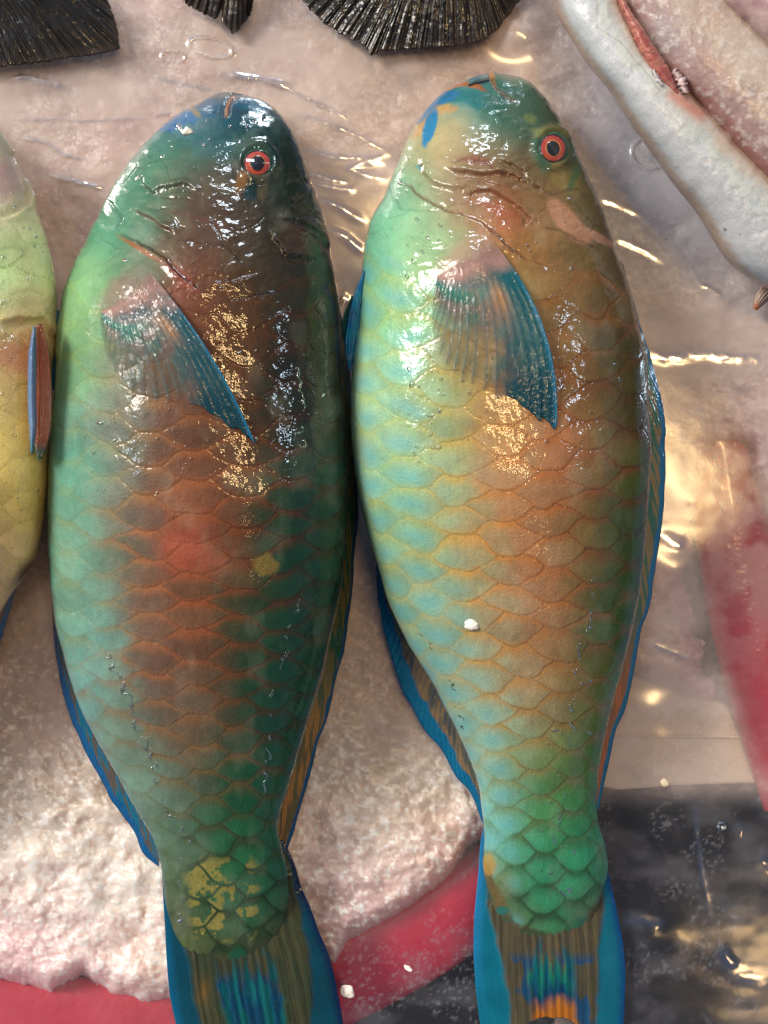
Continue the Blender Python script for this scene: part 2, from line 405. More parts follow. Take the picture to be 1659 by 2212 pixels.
# ------------------------------------------------------------------ fins
def patch_fin(f, name, base, tip, nray, col_fn, thick=.0008, lift=.0025, mat=None, nr=150, nt=190, label=None, ray_h=.0007, edge_noise=6, zfun=None, seed=1, ripple=.001, bulge=0):
    """fan between a root curve and a margin curve, lying on the fish"""
    bx, by = pathfn(base)(np.linspace(0, 1, nt)); tx, ty = pathfn(tip)(np.linspace(0, 1, nt))
    u = np.linspace(0, 1, nr)[:, None]; t = np.linspace(0, 1, nt)[None, :] + 0 * u
    rag = 1 + (vnoise(t * nray * 2.0, t * 0, seed) - .5) * edge_noise / 100 * 1.0
    X = bx + (tx - bx) * u * rag; Y = by + (ty - by) * u * rag
    bxn, byn = (by[0] - ty[0]), (tx[0] - bx[0]); bl_ = math.hypot(bxn, byn); bb_ = bulge * (1 - t) ** 1.4 * 4 * u * (1 - u * .92) / 1.17
    X = X - bb_ * bxn / bl_; Y = Y - bb_ * byn / bl_
    Z = zfun(X, Y, u, t) if zfun else f.topz(X, Y) + .0004 + lift * np.sin(np.pi * np.clip(u * .85 + .1, 0, 1))
    ph = t * nray
    H = ray_h * (.5 + .5 * np.cos(ph * 2 * np.pi)) ** 1.5 * sstep(.18, .4, u) + ripple * (fbm(t * 6, u * 3, seed + 3) - .5)
    col = col_fn(X, Y, u + 0 * t, t, .5 + .5 * np.cos(ph * 2 * np.pi))
    P = W(X, Y, Z + H)
    return sheet(name, P, col, thick, mat or M_FIN, f.root if f else None, label=label)
def edge_fin(f, name, inner, outer, col_fn, zi, zo, seed=1, nu=420, nv=70, nray=60, slant=.10, thick=.0008, label=None, scallop=3.5, root=None, mat=None):
    """long fin along the body: inner curve tucked under the flank, outer free margin"""
    t = np.linspace(0, 1, nu); ix, iy = pathfn(inner)(t); ox, oy = pathfn(outer)(t)
    v = np.linspace(0, 1, nv)[None, :]; T_ = t[:, None] + 0 * v
    sc_ = scallop * (vnoise(t * nray * .7, t * 0, seed) - .5)[:, None] * v
    X = ix[:, None] + (ox - ix)[:, None] * v + sc_; Y = iy[:, None] + (oy - iy)[:, None] * v
    phase = (T_ - slant * v) * nray; ray = .5 + .5 * np.cos(phase * 2 * np.pi)
    Z = zi(T_) * (1 - v) + zo(T_) * v + .0002 * ray * sstep(.0, .2, v) + .0011 * (fbm(T_ * 18, v * 1.2, seed + 1) - .5) * v
    col = col_fn(X, Y, T_, v + 0 * T_, ray, phase)
    return sheet(name, W(X, Y, Z), col, thick, mat or M_FIN, root or f.root, label=label)

def eye(f, cx, cy, rx, ry, ang, pr, iris_c='#b04a36', iris_o='#a03a4c', tilt=0.0, pup=(0, 0), r_out=1.0):
    """eyeball dome: ring of skin, red iris, dark pupil"""
    z0 = float(f.topz(np.array(cx), np.array(cy))); dzx = float(f.topz(np.array(cx + 8.), np.array(cy)) - f.topz(np.array(cx - 8.), np.array(cy))) / 16
    dzy = float(f.topz(np.array(cx), np.array(cy + 8.)) - f.topz(np.array(cx), np.array(cy - 8.))) / 16
    ca, sa = math.cos(math.radians(ang)), math.sin(math.radians(ang))
    def disc(r0, r1, hfn, cfn, name, parent, n=26, m=96, ox=0, oy=0, sx=1, sy=1):
        rr = np.linspace(r0, r1, n)[:, None]; th = np.linspace(0, 2 * np.pi, m)[None, :]
        lx = rr * np.cos(th) * rx * sx; ly = rr * np.sin(th) * ry * sy
        X = cx + ox + lx * ca - ly * sa; Y = cy + oy + lx * sa + ly * ca
        Z = z0 + dzx * (X - cx) * .8 + dzy * (Y - cy) * .8 + hfn(rr) + 0 * th
        return sheet(name, W(X, Y, Z), cfn(rr + 0 * th, th + 0 * rr, X, Y), .0006, M_EYE, parent)
    sh = .0014
    ball = disc(.86, 1.24, lambda r: sh + .0006 - .0042 * np.clip((r - .9) / .42, 0, 1) ** 1.6 - .001 * np.exp(-((r - .9) / .06) ** 2),
                lambda r, th, X, Y: mix(mix(np.ones(r.shape + (3,)) * lin('#1c2a26'), lin('#2a5a4a'), sstep(.98, 1.1, r)), lin('#8a7438'), sstep(1.05, 1.3, r) * sstep(.3, .8, fbm(X / 12, Y / 12, 3)) * .8), 'eye', f.root)
    disc(0.0, .93, lambda r: sh + .0011 * (1 - r * r) , lambda r, th, X, Y: mix(mix(mix(np.ones(r.shape + (3,)) * lin('#b4603c'), lin(iris_c) * .8, sstep(.5, .66, r)), lin(iris_o), sstep(.72, .92, r) * (.5 + .5 * np.sin(-th + .6))), lin('#c88a64'), np.exp(-((r - .57) / .035) ** 2) * .7) * (.72 + .5 * fbm(X / 4, Y / 4, 5))[..., None], 'iris', ball)
    disc(0.0, pr, lambda r: sh + .0012 * (1 - r * r) + .0003, lambda r, th, X, Y: np.ones(r.shape + (3,)) * lin('#1a1a24'), 'pupil', ball, n=12, ox=pup[0], oy=pup[1], sy=1.08)
    return ball

def tube_on(f, name, pts, r, seed, mat, amp=7, n=500, dens=.55, parent=None, freq=40):
    """broken thread of slime water draped over the body"""
    t = np.linspace(0, 1, n); x, y = pathfn(pts)(t)
    x = x + (fbm(t * freq, t * 0, seed, 3) - .5) * amp * 3.6; y = y + (fbm(t * freq, t * 0 + 7, seed, 3) - .5) * amp * 2.2
    z = f.topz(x, y) + .0001; C = W(x, y, z)
    on = vnoise(t * freq * .8, t * 0, seed + 5) > dens; rad = r * (.45 + 1.1 * vnoise(t * freq * 2, t * 0, seed + 6))
    m = 6; th = np.arange(m) / m * 2 * np.pi; V = []; F = []
    i = 0
    while i < n:
        if not on[i]: i += 1; continue
        j = i
        while j + 1 < n and on[j + 1]: j += 1
        if j - i >= 3:
            for q in range(i, j + 1):
                tg = C[min(q + 1, n - 1)] - C[max(q - 1, 0)]; tg /= np.linalg.norm(tg) + 1e-12
                sd = np.cross(tg, [0, 0, 1]); sd /= np.linalg.norm(sd) + 1e-12; up = np.cross(sd, tg)
                k_ = rad[q] * (.25 if q in (i, j) else 1)
                b = len(V)
                for h in th: V.append(C[q] + k_ * (sd * math.cos(h) + up * math.sin(h) * .8))
                if q > i:
                    for h in range(m): F.append((b - m + h, b - m + (h + 1) % m, b + (h + 1) % m, b + h))
        i = j + 1
    me = raw(name, np.array(V), np.array(F)); return link(me, name, mat, parent or f.root, kind='stuff')
def drops_on(f, n, region, seed, parent=None, rmin=1.4, rmax=4.6):
    rs_ = np.random.RandomState(seed); V = []; F = []; m = 8
    for _ in range(n):
        x0, y0, x1, y1 = region[rs_.randint(len(region))]; x = rs_.uniform(x0, x1); y = rs_.uniform(y0, y1)
        L, R = f.L(np.array(y)), f.R(np.array(y))
        if x < L + 12 or x > R - 12: continue
        r = rmin + (rmax - rmin) * rs_.rand() ** 3; el = 1 + 1.3 * rs_.rand() ** 2; an = rs_.uniform(0, 3.14)
        b = len(V); ca, sa = math.cos(an), math.sin(an)
        for k_, (rr, hh) in enumerate(((1.05, -.00012), (.8, .45), (.4, .85))):
            for h in range(m):
                q = h / m * 6.283; lx = rr * r * el * math.cos(q); ly = rr * r * math.sin(q)
                px, py = x + lx * ca - ly * sa, y + lx * sa + ly * ca
                z = float(f.topz(np.array(px), np.array(py))) + .0004 + (hh * r * K * .55 if k_ else -.0004)
                V.append(W(np.array(px), np.array(py), z))
            if k_:
                for h in range(m): F.append((b + (k_ - 1) * m + h, b + (k_ - 1) * m + (h + 1) % m, b + k_ * m + (h + 1) % m, b + k_ * m + h))
        F.append((b + 2 * m, b + 2 * m + 2, b + 2 * m + 4, b + 2 * m + 6)); F.append((b + 2 * m, b + 2 * m + 1, b + 2 * m + 2, b + 2 * m + 2)) if 0 else None
    me = raw('water_drops', np.array(V), np.array(F)); return link(me, 'water_drops', M_WATER, parent or f.root, kind='stuff')

# ================================================================== right parrotfish
L2 = [(1062,158),(1040,160.5),(1020,168),(995,180),(965,194),(925,230),(895,270),(870,320),(850,370),(829,425),(800,480),(785,540),(780,600),(775,700),(763,780),(757,860),(757,930),(763,1000),(772,1060),(785,1112),(802,1177),(815,1220),(832,1282),(855,1335),(885,1395),(925,1460),(958,1520),(988,1580),(1013,1635),(1035,1700),(1043,1760),(1046,1810),(1044,1860),(1050,1910),(1064,1960),(1092,2010),(1130,2040),(1175,2060)]
R2 = [(1062,158),(1085,160.5),(1110,164),(1140,176),(1175,205),(1200,240),(1222,280),(1244,325),(1265,370),(1285,410),(1307,460),(1322,510),(1338,560),(1357,615),(1372,670),(1385,730),(1398,812),(1403,887),(1406,962),(1403,1047),(1397,1137),(1388,1237),(1371,1337),(1352,1412),(1336,1475),(1318,1540),(1303,1605),(1292,1675),(1287,1735),(1294,1785),(1303,1825),(1306,1870),(1298,1930),(1280,1985),(1250,2025),(1215,2060)]
# close both ends on common rows
def on_rows(P, ys): f_ = pchip([p[1] for p in P], [p[0] for p in P]); return [(float(f_(y)), y) for y in ys]
T2 = [(158,.004),(170,.011),(200,.020),(260,.0295),(400,.0365),(650,.044),(1000,.044),(1300,.037),(1600,.024),(1800,.015),(1950,.008),(2020,.0045),(2060,.0022)]
f2 = Fish('parrotfish', 'paler parrotfish with orange flank and pink scar behind its eye, nearest the pale gutted fish', 'parrotfish laid side by side on the ice', L2, R2, T2)
A2 = parse('''1000,205,#1f8fa8 975,225,#5f9a90 1060,175,#4a8088 965,262,#c0a878 950,300,#baa678 1060,215,#2f9a98 1060,250,#4f9088 1120,200,#1d7464 1180,240,#1f5f50 905,300,#a8a880 900,350,#8fb090
1000,300,#a89878 1060,300,#86886c 1110,270,#6c8068 1150,300,#75664c 1200,270,#4a6450 1240,330,#3a6a50 860,410,#6fb8a0 930,390,#a08e6c 1000,370,#957458 1060,360,#8f6e52 1150,360,#7a6448 1225,390,#7b6e3a 1280,440,#5e5c38
860,500,#74bf9f 910,480,#8ab894 985,450,#9a7c5c 1080,450,#a8663c 1150,430,#94703e 1215,460,#a07a50 1290,500,#6e6040 820,560,#6cb8a0 900,570,#8cbc84 960,530,#8fa880 1150,530,#98703a 1250,540,#826a40 1330,580,#5f5438
800,700,#86c49c 870,660,#8cc086 940,640,#88b48a 1100,650,#9a8a5c 1230,650,#8f7040 1320,680,#75603a 1370,740,#54502e 790,830,#a4d0b0 860,800,#84c0a0 930,850,#90ac78 1000,800,#a08e5c 1080,880,#a8865a 1250,850,#876638 1350,850,#605c30
790,950,#a0c8b0 860,950,#88bf98 950,930,#98a474 1100,950,#ac8656 1200,950,#b47c54 1300,930,#80683a 1385,900,#44582c 780,1050,#98c8b8 850,1050,#8abf9c 950,1050,#98a884 1100,1030,#b08a66 1220,1030,#b0805c 1300,1050,#667040 1375,1050,#346a34
820,1150,#94c4a4 900,1150,#94b88c 1000,1150,#a8986e 1150,1130,#b48660 1250,1150,#967a4c 1330,1150,#446a38 1380,1150,#286c3c 850,1250,#94b894 930,1250,#8cb8a0 1020,1250,#a4a07c 1150,1250,#b6845e 1260,1250,#887648 1330,1270,#387038 1370,1290,#246838
900,1350,#88b8a8 980,1350,#90b4a0 1080,1330,#ac9c7c 1200,1350,#b0845e 1290,1370,#447438 1340,1380,#226a3a 950,1450,#8cbcb4 1030,1450,#a4ac90 1150,1450,#ae9470 1250,1450,#7c804c 1310,1470,#26783c 1000,1550,#98c4b8 1080,1550,#98b4a0 1180,1550,#9c9070 1260,1550,#5c8446 1290,1600,#288040
1040,1650,#a0c8bc 1100,1650,#86a888 1180,1640,#7c985e 1250,1660,#408a4a 1060,1750,#86c0c4 1110,1740,#6cac94 1180,1740,#4c9a5c 1260,1740,#308a50 1050,1820,#70b8c0 1100,1830,#44b094 1180,1830,#34a06c 1260,1820,#28906a 1305,1850,#1a7a70
1065,1900,#a09868 1130,1900,#2ca884 1200,1910,#26a47a 1270,1900,#30a078 1095,1965,#80805a 1150,1960,#26a078 1220,1960,#24a074 1285,1960,#60644c 1120,2010,#66663e 1200,2020,#3a8a64 1265,2010,#585c40''')
A2 = [(x, y, (c * np.array([1.7, .92, .8]) if x > 1235 and 850 < y < 1680 and c[1] > c[0] else c)) for x, y, c in A2]
E2 = parse('''850,600,#9cc070 850,900,#b4c860 850,1200,#b8c46c 1000,700,#a08850 1000,900,#a8985c 1000,1200,#c89c50 1150,700,#a06c34 1150,950,#cc7c38 1150,1250,#d0803c 1250,700,#8c5e2c 1250,1000,#a8683a 1250,1300,#a86838 1340,900,#383a1e 1340,1200,#2c4c24
940,1400,#c0b468 1080,1450,#cc9c50 1200,1450,#c08048 1320,1400,#2c5830 1050,1600,#b0a868 1180,1620,#b08a50 1270,1620,#3a6c38 1100,1750,#70a074 1200,1780,#4c7844 1150,1900,#207050 1250,1900,#1c6c50 1100,1980,#4c5434 1250,1980,#3c5038''')
hy2 = lambda X: np.interp(X, [750, 860, 940, 1050, 1120, 1200, 1300, 1400], [520, 560, 600, 600, 600, 590, 570, 560])
X, Y, Z, H, col, hm, S, SC = paint_body(f2, A2, E2, [(0, 112), (600, 110), (1000, 104), (1300, 94), (1600, 80), (1850, 66), (2300, 60)], [(0, 84), (700, 78), (1000, 72), (1400, 66), (1750, 62), (1900, 66), (2400, 66)], 11, hy2, strength=.9)
# belly scales: blue hearts
bl = sstep(-.25, -.6, S) * hm * np.exp(-((SC[3] - .12) / .25) ** 2 - (SC[2] / .4) ** 2); col = mix(col, lin('#5fb8c8'), bl * .55)
# beak, lips and face marks
blob(col, X, Y, 1040, 172, 26, 12, -12, '#3c6f86', seed=5)
def band(col, X, Y, pts, wd, c, amt=.95, seed=3, soft=3.0):
    d, _, t = dist_poly(X + 8 * (fbm(X / 24, Y / 24, seed, 2) - .5), Y + 8 * (fbm(X / 24, Y / 24, seed + 1, 2) - .5), pts); col[:] = mix(col, lin(c), sstep(wd * np.clip(np.minimum(t, 1 - t) * 6 + .3, 0, 1) + soft, wd * np.clip(np.minimum(t, 1 - t) * 6 + .3, 0, 1) - soft, d) * amt)
band(col, X, Y, [(950,214),(985,206),(1020,212),(1050,226)], 16, '#1c8490', .9, 5, 6); band(col, X, Y, [(898,262),(925,234),(955,212),(990,202)], 13, '#1280b8')
band(col, X, Y, [(958,194),(985,185),(1015,184),(1050,195)], 5.5, '#c0702c', .95, 8, 2.5)
band(col, X, Y, [(893,300),(915,265),(945,240),(985,232)], 9, '#c09a5c', .8, 9, 5); blob(col, X, Y, 928, 275, 14, 41, 18, '#1286bc', seed=9, soft=.18)
blob(col, X, Y, 1064, 170, 6, 17, -20, '#e0902a', seed=4, wob=.2); blob(col, X, Y, 1100, 180, 40, 14, 12, '#15806c', seed=5, amt=.7)
blob(col, X, Y, 1120, 380, 110, 75, 20, '#6a5638', amt=.4, soft=.7, seed=46); blob(col, X, Y, 1115, 240, 85, 55, 35, '#24584c', amt=.7, soft=.6, seed=44); blob(col, X, Y, 1225, 300, 26, 75, -24, '#2a5442', amt=.5, soft=.6, seed=45)
for q in ((1145, 255, 14, 10), (1165, 290, 20, 8), (905, 360, 10, 5)): blob(col, X, Y, *q, 30, '#7c8a48' if q[0] > 1000 else '#2a9cb0', amt=.6, soft=.5)
blob(col, X, Y, 1215, 385, 40, 22, 40, '#94803a', amt=.6, soft=.5, seed=3); blob(col, X, Y, 1240, 385, 8, 30, 20, '#2c6c50', amt=.7, soft=.5, seed=4); blob(col, X, Y, 1165, 330, 10, 45, -15, '#3c6c58', amt=.6, soft=.5, seed=4)
blob(col, X, Y, 1228, 478, 62, 22, 48, '#bc8c72', amt=.8, soft=.25, seed=14); blob(col, X, Y, 1290, 512, 45, 9, 28, '#b88a78', amt=.8, soft=.3, seed=15)
blob(col, X, Y, 1070, 448, 60, 12, 22, '#a85a38', amt=.35, soft=.5, seed=15); blob(col, X, Y, 1030, 345, 40, 9, 5, '#94483c', amt=.45, soft=.5, seed=16); blob(col, X, Y, 1100, 470, 50, 20, 30, '#9c5636', amt=.3, soft=.5, seed=15)
d, s_, t_ = dist_poly(X, Y, [(955,345),(985,368),(1030,378),(1075,372)]); H += .0006 * np.exp(-(d / 14) ** 2)
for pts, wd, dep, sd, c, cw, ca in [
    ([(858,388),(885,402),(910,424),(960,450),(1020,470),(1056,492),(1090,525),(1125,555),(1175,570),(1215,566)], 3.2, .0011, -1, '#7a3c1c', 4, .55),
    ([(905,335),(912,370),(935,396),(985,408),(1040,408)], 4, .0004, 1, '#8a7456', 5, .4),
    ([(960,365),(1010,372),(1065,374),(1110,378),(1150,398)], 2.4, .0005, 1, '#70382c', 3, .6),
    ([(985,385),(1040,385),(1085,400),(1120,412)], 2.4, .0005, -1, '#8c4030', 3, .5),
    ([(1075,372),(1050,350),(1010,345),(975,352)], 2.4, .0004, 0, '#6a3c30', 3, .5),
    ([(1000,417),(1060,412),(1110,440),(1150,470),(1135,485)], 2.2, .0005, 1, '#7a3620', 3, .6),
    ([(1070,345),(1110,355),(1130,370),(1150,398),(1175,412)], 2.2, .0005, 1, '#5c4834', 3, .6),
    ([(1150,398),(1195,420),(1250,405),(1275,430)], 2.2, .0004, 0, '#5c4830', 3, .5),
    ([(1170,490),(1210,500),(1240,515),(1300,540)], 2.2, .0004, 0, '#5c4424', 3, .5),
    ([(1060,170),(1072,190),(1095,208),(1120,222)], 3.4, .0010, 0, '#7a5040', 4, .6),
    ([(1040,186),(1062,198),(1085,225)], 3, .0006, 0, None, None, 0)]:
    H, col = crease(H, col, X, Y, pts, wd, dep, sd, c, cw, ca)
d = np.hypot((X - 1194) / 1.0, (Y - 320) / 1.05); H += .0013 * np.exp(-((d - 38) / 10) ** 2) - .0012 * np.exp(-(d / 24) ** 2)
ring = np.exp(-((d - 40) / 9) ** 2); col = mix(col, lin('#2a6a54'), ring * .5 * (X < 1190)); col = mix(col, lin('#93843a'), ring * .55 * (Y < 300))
# flesh bulge at the root of the pectoral fin
H += .0030 * np.exp(-(((X - 1020) * .8 - (Y - 560) * .6) / 70) ** 2 - (((X - 1020) * .6 + (Y - 560) * .8) / 45) ** 2)
yb = np.interp(X, [1040,1060,1080,1110,1150,1190,1230,1260,1290,1312], [1830,1880,1945,1985,2008,2015,2010,1985,1945,1880]); col = mix(col, mix(c3_(X, '#6a5a38'), lin('#4c5236'), sstep(.4, .6, fbm(X / 22, Y / 22, 61, 3))), sstep(-8, 10, Y - yb + 22 * (fbm(X / 16, Y / 16, 62, 3) - .5)) * .85)
blob(col, X, Y, 1155, 2030, 40, 10, 20, '#1a7c68', amt=.8, soft=.4); blob(col, X, Y, 1250, 2000, 28, 16, -40, '#2c8068', amt=.7, soft=.4)
blob(col, X, Y, 1005, 560, 62, 34, -38, '#a48478', amt=.75, soft=.6, seed=33)
blob(col, X, Y, 1056, 1868, 15, 22, 0, '#b8963c', amt=.8, soft=.4, seed=2); blob(col, X, Y, 1075, 1935, 12, 35, -28, '#7a6a3c', amt=.8, soft=.4); blob(col, X, Y, 1085, 1967, 14, 9, 0, '#17807c', amt=.9, soft=.3)
H += .0016 * np.exp(-((Y - 1870) / 60) ** 2) * sstep(.35, .75, S)
_e2 = lambda X, Y: .0030 * np.exp(-(((X - 1020) * .8 - (Y - 560) * .6) / 70) ** 2 - (((X - 1020) * .6 + (Y - 560) * .8) / 45) ** 2); f2.extra = _e2
body2 = f2.finish(H, ALB(col), M_SKIN)
leafs = None
eye(f2, 1195, 320, 27.5, 30, -18, .50)
# ---- fins of the right parrotfish
def c3(shape, h): return np.ones(shape + (3,)) * lin(h)
def streak(phase, v, seed, k=1.0): return fbm(phase * 1.1 * k, v * 3.2, seed, 3)
def dorsal_cols(mid, mid2, rim, dark, rimw=.62, seed=5, lo=None, lo2=None, split=.75):
    def fn(X, Y, T_, v, ray, phase):
        n = streak(phase, v, seed); c = mix(c3(X.shape, mid), lin(mid2), sstep(.4, .6, n))
        if lo: c = mix(c, mix(c3(X.shape, lo), lin(lo2), sstep(.4, .6, n)), sstep(split - .08, split + .08, T_))
        e = rimw + .16 * (fbm(T_ * 30, v * 0, seed + 2, 2) - .5)
        c = mix(c, lin(rim), sstep(e - .05, e + .05, v)); c = mix(c, lin(dark), sstep(.93, .99, v) * .8)
        c = mix(c, lin(dark), sstep(.75, 1, ray) * .28 * (v < e))
        a = np.ones(X.shape + (1,)); return np.concatenate([c * .8 * (.9 + .2 * fbm(X / 6, Y / 6, seed + 8, 2))[..., None], a], -1)
    return fn
def zprof(pts): p_ = pchip([a for a, b in pts], [b for a, b in pts]); return lambda t: p_(t)
edge_fin(f2, 'dorsal_fin', [(1335,560),(1362,690),(1378,812),(1384,900),(1385,980),(1382,1080),(1374,1170),(1360,1270),(1340,1370),(1318,1460),(1298,1540),(1282,1620),(1272,1690),(1274,1750)],
         [(1345,570),(1384,700),(1420,827),(1435,902),(1438,977),(1436,1062),(1430,1137),(1417,1212),(1408,1287),(1390,1347),(1375,1412),(1362,1480),(1348,1535),(1331,1575),(1319,1635),(1308,1685),(1297,1735),(1287,1762)],
         dorsal_cols('#94783c', '#3c6a4c', '#0a6a94', '#06304e', rimw=.78, seed=5, lo='#b4662c', lo2='#98602c', split=.68), zprof([(0,.03),(.5,.026),(1,.012)]), zprof([(0,.016),(.5,.010),(1,.006)]), slant=.13, nray=52)
edge_fin(f2, 'anal_fin', [(842,1270),(858,1312),(885,1360),(915,1410),(948,1470),(978,1530),(1008,1590),(1030,1640),(1046,1690),(1056,1735)],
         [(812,1200),(814,1255),(822,1325),(838,1395),(862,1475),(895,1535),(915,1575),(955,1620),(985,1675),(1020,1720),(1045,1785)],
         dorsal_cols('#8c7450', '#5c5c50', '#086c98', '#06407a', rimw=.62, seed=15), zprof([(0,.022),(.5,.014),(1,.010)]), zprof([(0,.010),(.5,.007),(1,.005)]), slant=.2, nray=30, seed=3)
def leaf(f, name, axis, width, col_fn, zc, zr, thick=.0012, nu=120, nv=26, root=None, mat=None, ridge=.0008, nray=5):
    t = np.linspace(0, 1, nu); x, y = pathfn(axis)(t); dx, dy = np.gradient(x), np.gradient(y); l = np.hypot(dx, dy); nx, ny = -dy / l, dx / l
    wd = pchip([p[0] for p in width], [p[1] for p in width])(t); v = np.linspace(-1, 1, nv)[None, :]
    X = x[:, None] + nx[:, None] * wd[:, None] * v; Y = y[:, None] + ny[:, None] * wd[:, None] * v
    Z = zc(t)[:, None] + zr * (1 - v * v) + ridge * (.5 + .5 * np.cos(v * np.pi * nray))
    return sheet(name, W(X, Y, Z), col_fn(X, Y, t[:, None] + 0 * v, v + 0 * X), thick, mat or M_FIN, root or (f.root if f else None))
def blue_leaf(X, Y, t, v):
    c = mix(c3(X.shape, '#0a7298'), lin('#0c5a90'), sstep(.3, .7, fbm(X / 12, Y / 20, 4))); return c
leaf(f2, 'beak', [(1012,182),(1032,172),(1055,167)], [(0,2),(.5,7),(1,6)], lambda X, Y, t, v: mix(c3(X.shape, '#4c6c78'), lin('#98a4a0'), sstep(.4, .9, t) * .6), lambda t: f2.topz(1012 + 43 * t, 188 - 13 * t) + .0004, .0008, ridge=.0002, mat=M_EYE)
leaf(f2, 'pelvic_fin', [(788,585),(776,640),(764,700),(757,760),(755,800)], [(0,3),(.3,13),(.7,15),(1,3)], blue_leaf, lambda t: .051 - .006 * t, .003)
f2d = leaf(f2, 'pelvic_fin', [(762,640),(748,690),(745,730),(748,790)], [(0,3),(.4,9),(1,2)], lambda X, Y, t, v: c3(X.shape, '#1c5c58'), lambda t: .016 - .004 * t, .003)

def pect_cols(kind):
    def fn(X, Y, u, t, ray):
        g = fbm(X / 30, Y / 30, 8, 3)
        teal = c3(X.shape, '#165058' if kind == 2 else '#10444f'); c = teal
        c = mix(c, lin('#083440'), sstep(.55, .95, u) * .9)
        # pink fleshy root
        c = mix(c, lin('#94746c'), sstep(.26 + .1 * t, .1, u + (g - .5) * .16))
        # smoky clear membrane away from the leading edge
        clear = sstep(.62, .88, 1 - t + .12 * (g - .5)) if False else sstep(.17, .36, t + .08 * (g - .5) - .06 * u)
        mem = mix(c3(X.shape, '#5c7470'), lin('#7c6e68'), sstep(.3, .7, g)); c = mix(c, mem, clear * sstep(.2, .34, u))
        c = mix(c, lin('#12685c'), sstep(.27, .33, u) * sstep(.52, .42, u + (g - .5) * .2) * sstep(.3, .6, t) * .85)
        c = mix(c, lin('#a0744c'), np.exp(-((u - .38) / .11) ** 2 - ((t - .27) / .07) ** 2) * .8)
        c = mix(c, lin('#1a6a90'), sstep(.05, .0, t) * sstep(.15, .4, u))
        c = mix(c, lin('#0c3c44'), sstep(.7, 1, ray) * .45 * sstep(.2, .4, u))
        a = 1 - clear * sstep(.22, .75, u) * (.90 - .36 * sstep(.8, 1, ray)) * sstep(.3, .4, u); a = a * (1 - .6 * sstep(.9, 1, u) * clear) * sstep(0, .14, u + .05 * (g - .5))
        return np.concatenate([c, a[..., None]], -1)
    return fn
patch_fin(f2, 'pectoral_fin', [(1056,512),(1042,518),(1020,535),(995,555),(968,575),(946,592)],
          [(1190,932),(1165,912),(1130,890),(1090,865),(1045,845),(1000,830),(965,790),(938,740),(932,680),(936,640)], 17, pect_cols(2), seed=4, ray_h=.00024, lift=.003, bulge=58)
